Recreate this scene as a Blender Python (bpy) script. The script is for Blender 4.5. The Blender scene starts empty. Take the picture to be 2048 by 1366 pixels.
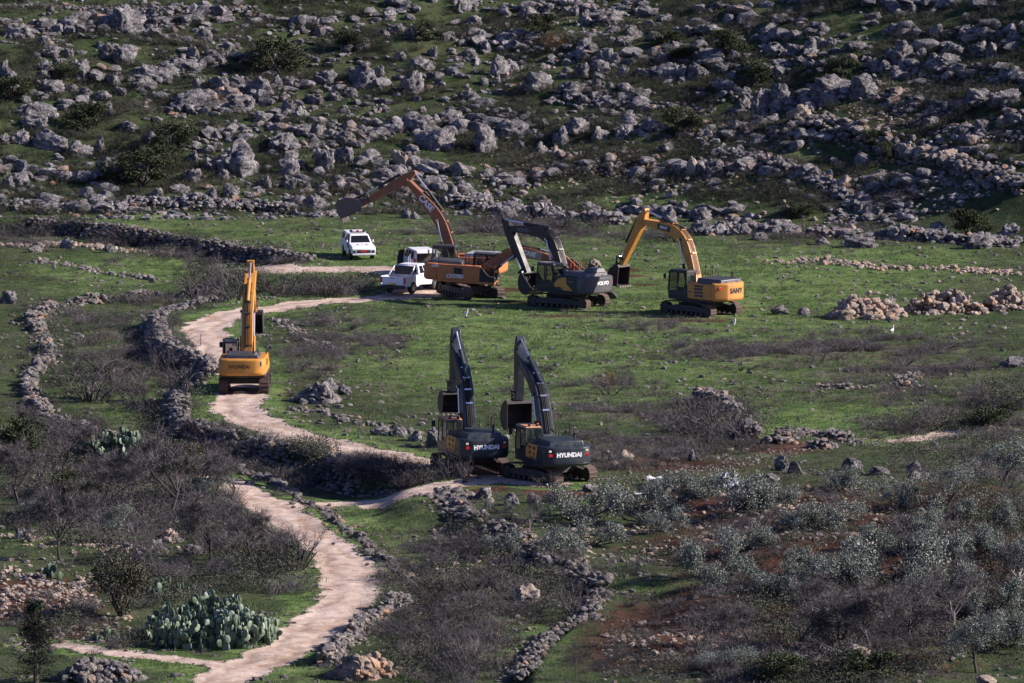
import bpy, bmesh, math, random
import numpy as np
from mathutils import Vector, Matrix, noise as mnoise
R = math.radians
random.seed(7); rng = np.random.default_rng(7)
SC = bpy.context.scene
COL = SC.collection

# ------------------------------------------------------------------ camera, world, sun
F, PIT, CAMH = 14000.0, R(6.7), 55.8            # focal length in px of the 2048 px photo, pitch, height
cd = bpy.data.cameras.new('camera'); cam = bpy.data.objects.new('camera', cd); COL.objects.link(cam)
cd.sensor_width = 36.0; cd.lens = F / 2048 * 36.0; cd.clip_start = 5; cd.clip_end = 6000
cam.location = (0, 0, CAMH); cam.rotation_euler = (math.pi / 2 - PIT, 0, 0)
SC.camera = cam
SUN_AZ, SUN_EL = 91.0, 28.0                      # azimuth from +Y towards +X
w = bpy.data.worlds.new('World'); SC.world = w; w.use_nodes = True
nt = w.node_tree; sky = nt.nodes.new('ShaderNodeTexSky'); sky.sky_type = 'NISHITA'; sky.sun_disc = False
sky.sun_elevation = R(SUN_EL); sky.sun_rotation = R(SUN_AZ)
bg = nt.nodes['Background']; tn = nt.nodes.new('ShaderNodeMix'); tn.data_type = 'RGBA'; tn.blend_type = 'MULTIPLY'; tn.inputs['Factor'].default_value = 1.0
nt.links.new(sky.outputs[0], tn.inputs['A']); tn.inputs['B'].default_value = (.74, .79, 1.34, 1)      # a clear, slightly violet winter sky
nt.links.new(tn.outputs['Result'], bg.inputs[0]); bg.inputs[1].default_value = 0.057
sl = bpy.data.lights.new('sun', 'SUN'); so = bpy.data.objects.new('sun', sl); COL.objects.link(so)
sl.energy = 5.0; sl.angle = R(0.5); sl.color = (1.0, 0.89, 0.81)
sv = Vector((math.sin(R(SUN_AZ)) * math.cos(R(SUN_EL)), math.cos(R(SUN_AZ)) * math.cos(R(SUN_EL)), math.sin(R(SUN_EL))))
so.rotation_euler = (-sv).to_track_quat('-Z', 'Y').to_euler()
SC.view_settings.view_transform = 'Standard'; SC.view_settings.look = 'None'
SC.view_settings.exposure = 0.95
SC.cycles.max_bounces = 6; SC.cycles.transparent_max_bounces = 12

# ------------------------------------------------------------------ noise and projection
def _h(ix, iy, s):
    n = (ix.astype(np.int64) * 374761393 + iy.astype(np.int64) * 668265263 + s * 974634541) & 0xFFFFFFFF
    n = ((n ^ (n >> 13)) * 1274126177) & 0xFFFFFFFF
    return ((n ^ (n >> 16)) & 0xFFFF) / 65535.0
def vnoise(x, y, s=0):
    x = np.asarray(x, float); y = np.asarray(y, float)
    ix = np.floor(x); iy = np.floor(y); fx = x - ix; fy = y - iy
    fx = fx * fx * (3 - 2 * fx); fy = fy * fy * (3 - 2 * fy)
    a = _h(ix, iy, s); b = _h(ix + 1, iy, s); c = _h(ix, iy + 1, s); d = _h(ix + 1, iy + 1, s)
    return (a + (b - a) * fx) * (1 - fy) + (c + (d - c) * fx) * fy
def fbm(x, y, s=0, o=4):
    t = 0; a = .5; tot = 0
    for k in range(o):
        t = t + a * vnoise(x * 2 ** k, y * 2 ** k, s + k * 17); tot += a; a *= .5
    return t / tot
def sstep(a, b, x):
    t = np.clip((x - a) / (b - a), 0, 1); return t * t * (3 - 2 * t)
CP, SP = math.cos(PIT), math.sin(PIT)
def ray(u, v):
    x = (u - 1024) / F; y = -(v - 683) / F
    return np.array([x, CP + y * SP, -SP + y * CP])
def flat(u, v):
    d = ray(u, v); t = -CAMH / d[2]; return np.array([t * d[0], t * d[1]])
def pix(x, y, z):
    dz = z - CAMH; dep = y * CP - dz * SP; up = y * SP + dz * CP
    return 1024 + F * x / dep, 683 - F * up / dep
def seg_dist(x, y, pts, closed=False):
    d = np.full(np.shape(x), 1e9); n = len(pts)
    for i in range(n if closed else n - 1):
        a = pts[i]; b = pts[(i + 1) % n]; ex, ey = b[0] - a[0], b[1] - a[1]; L = ex * ex + ey * ey + 1e-9
        t = np.clip(((x - a[0]) * ex + (y - a[1]) * ey) / L, 0, 1)
        d = np.minimum(d, np.hypot(x - a[0] - t * ex, y - a[1] - t * ey))
    return d
def inside(x, y, pts):
    r = np.zeros(np.shape(x), bool); n = len(pts)
    for i in range(n):
        a = pts[i]; b = pts[(i + 1) % n]
        if a[1] == b[1]: continue
        c = ((a[1] > y) != (b[1] > y)) & (x < (b[0] - a[0]) * (y - a[1]) / (b[1] - a[1]) + a[0]); r ^= c
    return r

# ------------------------------------------------------------------ terrain height
LOWPX = [(-900, 436), (90, 440), (215, 455), (330, 472), (450, 490), (560, 508), (630, 522), (690, 534), (700, 560), (640, 578), (540, 588), (430, 602),
         (340, 622), (310, 650), (330, 690), (400, 720), (432, 745), (375, 780), (350, 800), (365, 850), (450, 872), (600, 903),
         (720, 935), (862, 962), (885, 985), (940, 1030), (1040, 1072), (1090, 1126), (1170, 1146), (1212, 1186), (1170, 1240),
         (1120, 1275), (1085, 1305), (1040, 1420), (-900, 1500)]
LOW = [flat(*p) for p in LOWPX]
BK = flat(612, 545); BK2 = flat(862, 985); BK3 = flat(690, 925)
PADS = []                                         # levelled places under machines: x, y, r
def hillfoot(x): return 562 + 3 * np.exp(-((x + 5) / 14.0) ** 2) - np.where(x > 0, .0155 * x * x, 0.002 * x * x)
def zt(x, y):
    x = np.asarray(x, float); y = np.asarray(y, float)
    s = y - hillfoot(np.clip(x, -60, 60)); q = np.maximum(s, 0)
    z = .31 * (np.sqrt(q * q + 9) - 3) * 1.0
    hm = sstep(0, 10, s)
    k = z / 2.6 + 1.5 * fbm(x / 16, y / 16, 41, 3)    # natural ledges on the hillside
    fr = k - np.floor(k); z = z + hm * .6 * (sstep(.5, 1., fr) - fr)
    z = z + hm * 1.6 * (fbm(x / 9, y / 9, 5, 3) - .5)
    inl = inside(x, y, LOW); d = seg_dist(x, y, LOW, True)
    sd = np.where(inl, d, -d)
    fade = 1 - np.exp(-(((x - BK[0]) / 5.6) ** 2 + ((y - BK[1]) / 13.0) ** 2) ** 2)
    fade = fade * (1 - np.exp(-(((x - BK2[0]) / 2.6) ** 2 + ((y - BK2[1]) / 9.0) ** 2) ** 2))
    fade = fade * (1 - .5 * sstep(-4.5, -2.0, x)) * (1 + .7 * np.exp(-((x - BK3[0]) / 4.0) ** 2 - ((y - BK3[1]) / 9.0) ** 2))
    z = z - .95 * sstep(-.15, .45, sd) * fade
    sl_ = sstep(1, 7, x) * (1 - sstep(396, 408, y))
    z = z + sl_ * (1.3 * sstep(5, 17, x) * sstep(335, 372, y) + 1.1 * (fbm(x / 3.6, y / 4.5, 55, 3) - .5))
    rough = .30 * (fbm(x / 6, y / 6, 9, 3) - .5) + .12 * (fbm(x / 1.3, y / 1.3, 23, 3) - .5)
    keep = np.ones_like(z)
    for (px, py, pr) in PADS: keep = np.minimum(keep, sstep(pr, pr * 1.6, np.hypot(x - px, y - py)))
    big = np.maximum(0, y - 640) * .05
    return z + rough * keep + big
_T = None
def at(u, v, lift=0.0):
    """the ground point seen at pixel u, v of the photo"""
    d = ray(u, v); ys = np.arange(250, 700, .5); xs = ys * d[0] / d[1]; rz = CAMH + ys * d[2] / d[1]
    i = np.argmax(zt(xs, ys) > rz)
    y0, y1 = ys[max(i - 1, 0)], ys[i]; yy = np.linspace(y0, y1, 12); xx = yy * d[0] / d[1]
    j = np.argmax(zt(xx, yy) >= CAMH + yy * d[2] / d[1] - 1e-6)
    return Vector((float(xx[j]), float(yy[j]), float(zt(xx[j:j + 1], yy[j:j + 1])[0]) + lift))
def ppm(p): return F / (p[1] * CP - (p[2] - CAMH) * SP)    # photo pixels per metre at a point

for (u, v) in [(490, 778), (940, 942), (1098, 958), (1137, 612), (1402, 627), (940, 592), (921, 573)]:
    f_ = flat(u, v); PADS.append((f_[0], f_[1], 3.3))
for (u, v) in [(712, 512), (835, 545), (820, 580)]:
    f_ = flat(u, v); PADS.append((f_[0], f_[1], 2.4))
ROADS = [  # (half width m, strength, polyline px)
    (1.55, 1.0, [(830, 588), (740, 597), (680, 600), (600, 608), (530, 617), (470, 628), (430, 641), (408, 656), (412, 672), (440, 697), (475, 728), (492, 762), (486, 785), (474, 803), (478, 822), (510, 843), (570, 866), (650, 886), (740, 905), (850, 927), (960, 948), (1090, 968)]),
    (2.3, .9, [(490, 537), (560, 537), (640, 540), (700, 538), (770, 540), (830, 552), (860, 575), (830, 588)]),
    (1.2, .24, [(1090, 968), (1210, 962), (1350, 950), (1480, 927), (1560, 908), (1680, 890), (1800, 882), (1920, 864), (2070, 830)]),
    (.75, .8, [(1795, 884), (1850, 875), (1905, 865)]),
    (1.3, .85, [(630, 1012), (720, 1006), (800, 996), (880, 974), (960, 962)]),
    (1.5, 1.0, [(430, 958), (500, 990), (560, 1030), (620, 1068), (675, 1110), (702, 1150), (690, 1200), (640, 1250), (565, 1300), (480, 1343), (380, 1410)]),
    (.62, .9, [(60, 1288), (120, 1292), (200, 1302), (300, 1312), (400, 1323), (490, 1330)]),
]
ROADW = []
for hw, st, pl in ROADS:
    pts = [at(*p) for p in pl]; P = []
    for i in range(len(pts) - 1):                   # Catmull-Rom smoothing
        p0 = pts[max(i - 1, 0)]; p1 = pts[i]; p2 = pts[i + 1]; p3 = pts[min(i + 2, len(pts) - 1)]
        for t in np.linspace(0, 1, 5)[:-1]:
            P.append(.5 * ((2 * p1) + (p2 - p0) * t + (2 * p0 - 5 * p1 + 4 * p2 - p3) * t * t + (3 * p1 - p0 - 3 * p2 + p3) * t ** 3))
    P.append(pts[-1]); ROADW.append((hw, st, P))
def roadmask(x, y):
    m = np.zeros(np.shape(x)); c = np.zeros(np.shape(x))
    wob = 1.5 * (fbm(x / 1.6, y / 1.6, 77, 3) - .5)
    for hw, st, P in ROADW:
        lo = [p for p in P]; bx0 = min(p.x for p in lo) - 4; bx1 = max(p.x for p in lo) + 4; by0 = min(p.y for p in lo) - 4; by1 = max(p.y for p in lo) + 4
        s = (x > bx0) & (x < bx1) & (y > by0) & (y < by1)
        if not s.any(): continue
        d = seg_dist(x[s], y[s], lo) + wob[s]
        m[s] = np.maximum(m[s], st * (1 - sstep(hw - .35, hw + .35, d)))
        c[s] = np.maximum(c[s], (1 - sstep(.0, hw, d)))
    return m, c

# ------------------------------------------------------------------ materials
def lk(t, a, b): t.links.new(a, b)
def ramp(t, fac, stops):
    n = t.nodes.new('ShaderNodeValToRGB'); e = n.color_ramp.elements
    while len(e) < len(stops): e.new(.5)
    for i, (p, c) in enumerate(stops): e[i].position = p; e[i].color = (*c, 1) if len(c) == 3 else c
    if fac is not None: lk(t, fac, n.inputs[0])
    return n.outputs[0]
def noi(t, scale, detail=4, rough=.55, vec=None, w=0):
    n = t.nodes.new('ShaderNodeTexNoise'); n.inputs['Scale'].default_value = scale; n.inputs['Detail'].default_value = detail; n.inputs['Roughness'].default_value = rough
    if vec is not None: lk(t, vec, n.inputs['Vector'])
    return n.outputs[0]
def mix(t, fac, a, b, mode='MIX'):
    n = t.nodes.new('ShaderNodeMix'); n.data_type = 'RGBA'; n.blend_type = mode
    for s, x in ((n.inputs['Factor'], fac), (n.inputs['A'], a), (n.inputs['B'], b)):
        if hasattr(x, 'is_output'): lk(t, x, s)
        elif isinstance(x, (int, float)): s.default_value = x
        else: s.default_value = (*x, 1)
    return n.outputs['Result']
def mth(t, op, a, b=None, c=None):
    n = t.nodes.new('ShaderNodeMath'); n.operation = op
    for i, x in enumerate((a, b, c)):
        if x is None: continue
        if hasattr(x, 'is_output'): lk(t, x, n.inputs[i])
        else: n.inputs[i].default_value = x
    return n.outputs[0]
def attr(t, name):
    n = t.nodes.new('ShaderNodeAttribute'); n.attribute_name = name; return n
def newmat(name):
    m = bpy.data.materials.new(name); m.use_nodes = True; t = m.node_tree
    return m, t, t.nodes['Principled BSDF']
def pos(t): return t.nodes.new('ShaderNodeNewGeometry').outputs['Position']
def objc(t): return t.nodes.new('ShaderNodeTexCoord').outputs['Object']
def bump(t, b, h, strength, dist):
    n = t.nodes.new('ShaderNodeBump'); n.inputs['Strength'].default_value = strength; n.inputs['Distance'].default_value = dist
    lk(t, h, n.inputs['Height']); lk(t, n.outputs[0], b.inputs['Normal'])
_mc = {}
def paint(name, col, rough=.45, dirt=.35, dcol=(.16, .11, .075), metal=0.0):
    if name in _mc: return _mc[name]
    m, t, b = newmat(name); oc = objc(t)
    n1 = noi(t, 2.2, 6, .65, oc); n2 = noi(t, 14, 5, .7, oc)
    f = mth(t, 'MULTIPLY', mth(t, 'ADD', mth(t, 'MULTIPLY', n1, .65), mth(t, 'MULTIPLY', n2, .35)), 1.0)
    fac = mth(t, 'MULTIPLY', ramp(t, f, [(.44, (0, 0, 0)), (.64, (1, 1, 1))]), dirt)
    c = mix(t, fac, col, dcol)
    lk(t, c, b.inputs['Base Color']); b.inputs['Roughness'].default_value = rough; b.inputs['Metallic'].default_value = metal
    r = mth(t, 'ADD', mth(t, 'MULTIPLY', fac, .4), rough); lk(t, r, b.inputs['Roughness'])
    bump(t, b, n2, .15, .01)
    _mc[name] = m; return m
def glassmat():
    if 'glass' in _mc: return _mc['glass']
    m, t, b = newmat('window_glass')
    b.inputs['Base Color'].default_value = (.02, .03, .035, 1); b.inputs['Roughness'].default_value = .08; b.inputs['Alpha'].default_value = .46; b.inputs['Specular IOR Level'].default_value = .3
    _mc['glass'] = m; return m
def stone_mat(name, light, dark, ochre, och):
    m, t, b = newmat(name); p = pos(t); ti = attr(t, 'tint')
    oi = t.nodes.new('ShaderNodeObjectInfo').outputs['Random']
    n1 = noi(t, 1.7, 6, .7, p); n2 = noi(t, 6.5, 6, .72, p); n3 = noi(t, .5, 3, .5, p)
    f = mth(t, 'ADD', mth(t, 'MULTIPLY', n1, .5), mth(t, 'MULTIPLY', n2, .5))
    base = ramp(t, f, [(.40, dark), (.52, tuple(.36 * a + .64 * c for a, c in zip(light, dark))), (.63, light)])
    of = mth(t, 'MULTIPLY', ramp(t, mth(t, 'ADD', mth(t, 'MULTIPLY', n3, .6), mth(t, 'MULTIPLY', ti.outputs['Fac'], .5)), [(.62, (0, 0, 0)), (.85, (1, 1, 1))]), och)
    c = mix(t, of, base, ochre)
    br = mth(t, 'ADD', mth(t, 'MULTIPLY', ti.outputs['Fac'], .55), mth(t, 'ADD', mth(t, 'MULTIPLY', oi, .25), .6))
    cc = t.nodes.new('ShaderNodeVectorMath'); cc.operation = 'SCALE'; lk(t, c, cc.inputs[0]); lk(t, br, cc.inputs['Scale'])
    lk(t, cc.outputs[0], b.inputs['Base Color']); b.inputs['Roughness'].default_value = .92; b.inputs['Specular IOR Level'].default_value = .2
    bump(t, b, mth(t, 'ADD', n1, mth(t, 'MULTIPLY', n2, .8)), 1.0, .24)
    return m
M_ROCK = stone_mat("weathered_limestone", (.48, .455, .445), (.036, .037, .045), (.30, .15, .065), .75)
M_WALL = stone_mat("wall_stone", (.40, .365, .335), (.085, .080, .080), (.34, .19, .095), .75)
M_OCH = stone_mat('fresh_broken_stone', (.58, .50, .43), (.26, .20, .155), (.42, .235, .13), .75)
def leaf_mat(name, stops, rough=.75, transl=.0):
    m, t, b = newmat(name); ti = attr(t, 'tint'); p = pos(t)
    f = mth(t, 'ADD', mth(t, 'MULTIPLY', ti.outputs['Fac'], .75), mth(t, 'MULTIPLY', noi(t, .9, 3, .5, p), .25))
    lk(t, ramp(t, f, stops), b.inputs['Base Color']); b.inputs['Roughness'].default_value = rough
    b.inputs['Specular IOR Level'].default_value = .25
    return m
M_TWIG = leaf_mat('bare_twigs', [(.1, (.026, .024, .026)), (.5, (.076, .069, .070)), (.92, (.24, .22, .21))])
M_DRY = leaf_mat('dry_thistle', [(.1, (.050, .042, .040)), (.5, (.115, .098, .088)), (.9, (.25, .215, .185))])
M_GRASS = leaf_mat('grass_blades', [(.1, (.020, .040, .013)), (.5, (.070, .122, .032)), (.9, (.155, .205, .075))])
M_OLIVE = leaf_mat('olive_leaves', [(.1, (.035, .045, .036)), (.5, (.12, .14, .112)), (.85, (.36, .39, .34)), (1, (.6, .63, .58))], .5)
M_DKLEAF = leaf_mat('evergreen_leaves', [(.1, (.010, .016, .007)), (.5, (.030, .042, .016)), (.9, (.075, .09, .035))])
M_RUSTLEAF = leaf_mat('rusty_leaves', [(.1, (.03, .016, .010)), (.5, (.10, .046, .020)), (.9, (.24, .12, .05))])
M_CONIF = leaf_mat('conifer_needles', [(.1, (.006, .010, .006)), (.5, (.016, .026, .014)), (.9, (.04, .055, .028))])
M_CACT = leaf_mat('cactus_pads', [(.05, (.032, .050, .032)), (.5, (.105, .15, .098)), (.95, (.29, .34, .26))], .5)
M_BARK = paint('bark', (.048, .040, .036), .9, .5, (.11, .095, .085))
M_PALEBARK = paint('pale_bark', (.30, .26, .22), .9, .4, (.14, .12, .10))

# ------------------------------------------------------------------ mesh helpers
def tag(o, label=None, cat=None, group=None, kind=None):
    for k, v in (('label', label), ('category', cat), ('group', group), ('kind', kind)):
        if v: o[k] = v
    return o
def empty(name, loc, rz=0.0):
    o = bpy.data.objects.new(name, None); COL.objects.link(o); o.location = loc; o.rotation_euler = (0, 0, rz); o.empty_display_size = .5
    return o
def npmesh(name, V, Fc, mat, tint=None, smooth=False, attrs=None):
    """V (n,3) float, Fc (m,k) int: one mesh from arrays"""
    me = bpy.data.meshes.new(name); V = np.ascontiguousarray(V, np.float32); Fc = np.ascontiguousarray(Fc, np.int32)
    n, k = len(V), Fc.shape[1]
    me.vertices.add(n); me.vertices.foreach_set('co', V.ravel())
    me.loops.add(Fc.size); me.loops.foreach_set('vertex_index', Fc.ravel())
    me.polygons.add(len(Fc)); me.polygons.foreach_set('loop_start', np.arange(0, Fc.size, k, dtype=np.int32))
    me.polygons.foreach_set('loop_total', np.full(len(Fc), k, np.int32))
    me.polygons.foreach_set('use_smooth', np.full(len(Fc), smooth, bool))
    d = dict(attrs or {})
    if tint is not None: d['tint'] = tint
    for an, av in d.items():
        a = me.attributes.new(an, 'FLOAT', 'POINT'); a.data.foreach_set('value', np.ascontiguousarray(av, np.float32))
    me.materials.append(mat); me.update(); me.validate(); return me
def link(name, me, parent=None, loc=(0, 0, 0)):
    o = bpy.data.objects.new(name, me); COL.objects.link(o); o.location = loc
    if parent is not None: o.parent = parent
    return o
def merge(protos, idx, T, tints):
    """protos: list of (V,F,tint); idx chosen proto, T (n,3,4) transforms, tints (n)"""
    VV, FF, TT = [], [], []; off = 0
    for k, (V, Fc, tv) in enumerate(protos):
        s = np.where(idx == k)[0]
        if not len(s): continue
        W = np.einsum('nij,vj->nvi', T[s][:, :, :3], V) + T[s][:, None, :, 3]
        VV.append(W.reshape(-1, 3)); n = len(V)
        FF.append((Fc[None] + (np.arange(len(s)) * n)[:, None, None] + off).reshape(-1, Fc.shape[1])); off += n * len(s)
        TT.append((tints[s][:, None] + tv[None]).ravel())
    return np.concatenate(VV), np.concatenate(FF), np.clip(np.concatenate(TT), 0, 1)
def rotz(a):
    c, s = np.cos(a), np.sin(a); o = np.zeros_like(c); i = np.ones_like(c)
    return np.stack([np.stack([c, -s, o], -1), np.stack([s, c, o], -1), np.stack([o, o, i], -1)], -2)
def xform(p, s, rz, tilt=None):
    """p (n,3), s (n,3) or (n,), rz (n)"""
    A = rotz(rz)
    if tilt is not None:
        c, q = np.cos(tilt), np.sin(tilt); o = np.zeros_like(c); i = np.ones_like(c)
        A = A @ np.stack([np.stack([i, o, o], -1), np.stack([o, c, -q], -1), np.stack([o, q, c], -1)], -2)
    s = np.asarray(s); s = s[:, None] * np.ones(3) if s.ndim == 1 else s
    return np.concatenate([A * s[:, None, :], p[:, :, None]], -1)
class MB:
    def __init__(s): s.v = []; s.f = []
    def add(s, v, f):
        o = len(s.v); s.v += [tuple(p) for p in v]; s.f += [tuple(i + o for i in q) for q in f]; return s
    def box(s, x0, x1, y0, y1, z0, z1):
        return s.add([(x, y, z) for z in (z0, z1) for y in (y0, y1) for x in (x0, x1)], [(0, 2, 3, 1), (4, 5, 7, 6), (0, 1, 5, 4), (2, 6, 7, 3), (0, 4, 6, 2), (1, 3, 7, 5)])
    def prism(s, pts, y0, y1):                      # outline in x-z, along y
        n = len(pts); a = sum(pts[i][0] * pts[(i + 1) % n][1] - pts[(i + 1) % n][0] * pts[i][1] for i in range(n))
        if a < 0: pts = pts[::-1]
        v = [(x, y0, z) for x, z in pts] + [(x, y1, z) for x, z in pts]
        return s.add(v, [tuple(range(n)), tuple(range(2 * n - 1, n - 1, -1))] + [((i + 1) % n, i, n + i, n + (i + 1) % n) for i in range(n)])
    def plan(s, pts, z0, z1, top=None):             # outline in x-y, along z (optional other outline on top)
        n = len(pts); a = sum(pts[i][0] * pts[(i + 1) % n][1] - pts[(i + 1) % n][0] * pts[i][1] for i in range(n))
        top = top or pts
        if a < 0: pts = pts[::-1]; top = top[::-1]
        v = [(x, y, z0) for x, y in pts] + [(x, y, z1) for x, y in top]
        return s.add(v, [tuple(range(n - 1, -1, -1)), tuple(range(n, 2 * n))] + [(i, (i + 1) % n, n + (i + 1) % n, n + i) for i in range(n)])
    def tube(s, pts, r, n=8, r1=None):
        pts = [Vector(p) for p in pts]; m = len(pts); rings = []; o = len(s.v)
        up = None
        for i, p in enumerate(pts):
            d = (pts[min(i + 1, m - 1)] - pts[max(i - 1, 0)]).normalized()
            if up is None: up = Vector((0, 0, 1)) if abs(d.z) < .9 else Vector((1, 0, 0))
            x = d.cross(up).normalized(); y = x.cross(d).normalized()
            rr = r if r1 is None else r + (r1 - r) * i / (m - 1)
            for k in range(n):
                a = 2 * math.pi * k / n; s.v.append(tuple(p + (x * math.cos(a) + y * math.sin(a)) * rr))
        for i in range(m - 1):
            for k in range(n):
                s.f.append((o + i * n + k, o + (i + 1) * n + k, o + (i + 1) * n + (k + 1) % n, o + i * n + (k + 1) % n))
        s.f.append(tuple(o + k for k in range(n))); s.f.append(tuple(o + (m - 1) * n + k for k in range(n - 1, -1, -1)))
        return s
    def quad(s, a, b, c, d): return s.add([a, b, c, d], [(0, 1, 2, 3)])
    def obj(s, name, mat, parent=None, bevel=0.0, smooth=False, seg=2):
        me = bpy.data.meshes.new(name); me.from_pydata(s.v, [], s.f); me.materials.append(mat); me.update()
        bm = bmesh.new(); bm.from_mesh(me); bmesh.ops.recalc_face_normals(bm, faces=bm.faces); bm.to_mesh(me); bm.free()
        if smooth:
            for p in me.polygons: p.use_smooth = True
        o = link(name, me, parent)
        if bevel:
            b = o.modifiers.new('bevel', 'BEVEL'); b.width = bevel; b.segments = seg; b.limit_method = 'ANGLE'; b.angle_limit = R(30)
            for p in me.polygons: p.use_smooth = True
            me.set_sharp_from_angle(angle=R(40)) if hasattr(me, 'set_sharp_from_angle') else None
        return o
def text(s, parent, o, xd, n, size, mat, bold=.012, name='lettering'):
    c = bpy.data.curves.new(name, 'FONT'); c.body = s; c.align_x = 'CENTER'; c.align_y = 'CENTER'; c.size = size; c.extrude = .006; c.offset = bold
    t = bpy.data.objects.new(name, c); COL.objects.link(t)
    dg = bpy.context.evaluated_depsgraph_get(); dg.update()
    me = bpy.data.meshes.new_from_object(t.evaluated_get(dg)); bpy.data.objects.remove(t); me.materials.clear(); me.materials.append(mat)
    ob = link(name, me, parent); x = Vector(xd).normalized(); n = Vector(n).normalized(); y = n.cross(x)
    m = Matrix((x, y, n)).transposed().to_4x4(); m.translation = Vector(o) + n * .010; ob.matrix_local = m
    return ob

# ------------------------------------------------------------------ the ground: one sheet, roads cut out of the same sheet
def blob(u, v, L):
    r = np.zeros(np.shape(u))
    for (cu, cv, ru, rv, wgt) in L:
        d = ((u - cu) / ru) ** 2 + ((v - cv) / rv) ** 2; r = np.maximum(r, wgt * np.exp(-d * 1.1))
    return r
SOIL = [(1340, 1270, 210, 90, .95), (1220, 1300, 110, 60, .7), (1650, 1160, 420, 150, .62), (1950, 1100, 200, 150, .6), (1250, 552, 70, 5, .8), (1290, 570, 60, 4, .7), (1480, 615, 80, 4, .6), (1120, 632, 110, 5, .7), (1400, 642, 110, 5, .7), (1020, 604, 70, 5, .7), (1330, 560, 50, 4, .6), (1650, 570, 90, 4, .5), (700, 760, 40, 8, .3), (1680, 1080, 480, 120, .95), (1500, 1010, 300, 50, .9), (1560, 1240, 400, 80, 1.0), (1450, 1210, 180, 50, .95), (1900, 1180, 200, 100, .7), (1300, 1290, 140, 40, .6), (1900, 1000, 200, 60, .7), (1300, 1060, 120, 40, .5), (1800, 1330, 300, 50, .5),
        (60, 1200, 190, 60, .95), (150, 1260, 120, 40, .7), (1180, 330, 230, 34, .75), (1480, 330, 140, 40, .55), (1780, 230, 200, 60, .45), (1950, 200, 150, 120, .45),
        (1350, 930, 260, 26, .7), (1560, 895, 120, 18, .85), (950, 975, 110, 16, .9), (1120, 985, 120, 16, .8), (1250, 540, 60, 6, .8), (1420, 640, 120, 8, .55), (1350, 640, 90, 6, .6), (850, 108, 40, 60, .4), (1600, 60, 400, 40, .35), (200, 1085, 180, 16, .6), (1015, 580, 60, 8, .7)]
LUSH = [(1720, 835, 200, 28, 1.1), (1560, 860, 90, 20, 1.0), (1150, 700, 120, 40, 1.05), (1560, 590, 200, 16, 1.0), (1300, 640, 700, 220, .72), (650, 470, 650, 40, .6), (250, 560, 260, 60, .55), (1250, 620, 480, 60, 1), (1000, 700, 380, 110, .95), (1700, 520, 330, 40, .9), (1700, 840, 280, 40, 1), (700, 520, 300, 40, .8), (520, 600, 160, 14, .9), (1500, 560, 500, 50, .95),
        (300, 540, 300, 40, .85), (250, 440, 250, 25, .7), (420, 800, 90, 90, .8), (250, 760, 150, 150, .55), (700, 1050, 160, 40, .85), (700, 870, 200, 20, .7), (620, 1280, 60, 120, .8), (800, 1130, 60, 60, .7), (300, 1045, 60, 50, .8), (330, 1325, 150, 20, .9), (1050, 1290, 110, 60, .7), (1300, 1180, 120, 30, .6), (500, 985, 100, 25, .8), (1800, 60, 300, 60, .45), (1600, 290, 60, 30, .6), (1150, 1010, 120, 20, .6), (600, 1180, 60, 50, .9), (740, 1170, 70, 90, .8), (1560, 1300, 90, 40, .4), (150, 1075, 180, 30, .6), (1300, 400, 250, 25, .5), (1650, 370, 150, 30, .5)]
DRY = [(1650, 700, 360, 40, .8), (1350, 650, 200, 25, .6), (1150, 760, 220, 50, .5), (1800, 740, 240, 40, .75), (760, 690, 90, 60, .55), (640, 700, 80, 80, .7), (900, 1200, 170, 140, .8), (1060, 1180, 160, 80, .6), (250, 720, 150, 100, .6), (250, 960, 320, 120, .8), (1000, 470, 380, 22, .6), (1650, 470, 300, 30, .5),
       (1750, 780, 200, 30, .6), (1400, 850, 140, 60, .9), (1900, 850, 200, 50, .8), (1250, 900, 200, 40, .8), (500, 200, 500, 200, .45), (1400, 200, 600, 200, .4), (1700, 1200, 400, 180, .5), (80, 470, 140, 40, .6), (120, 620, 120, 20, .5), (1200, 820, 160, 40, .5)]
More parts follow.
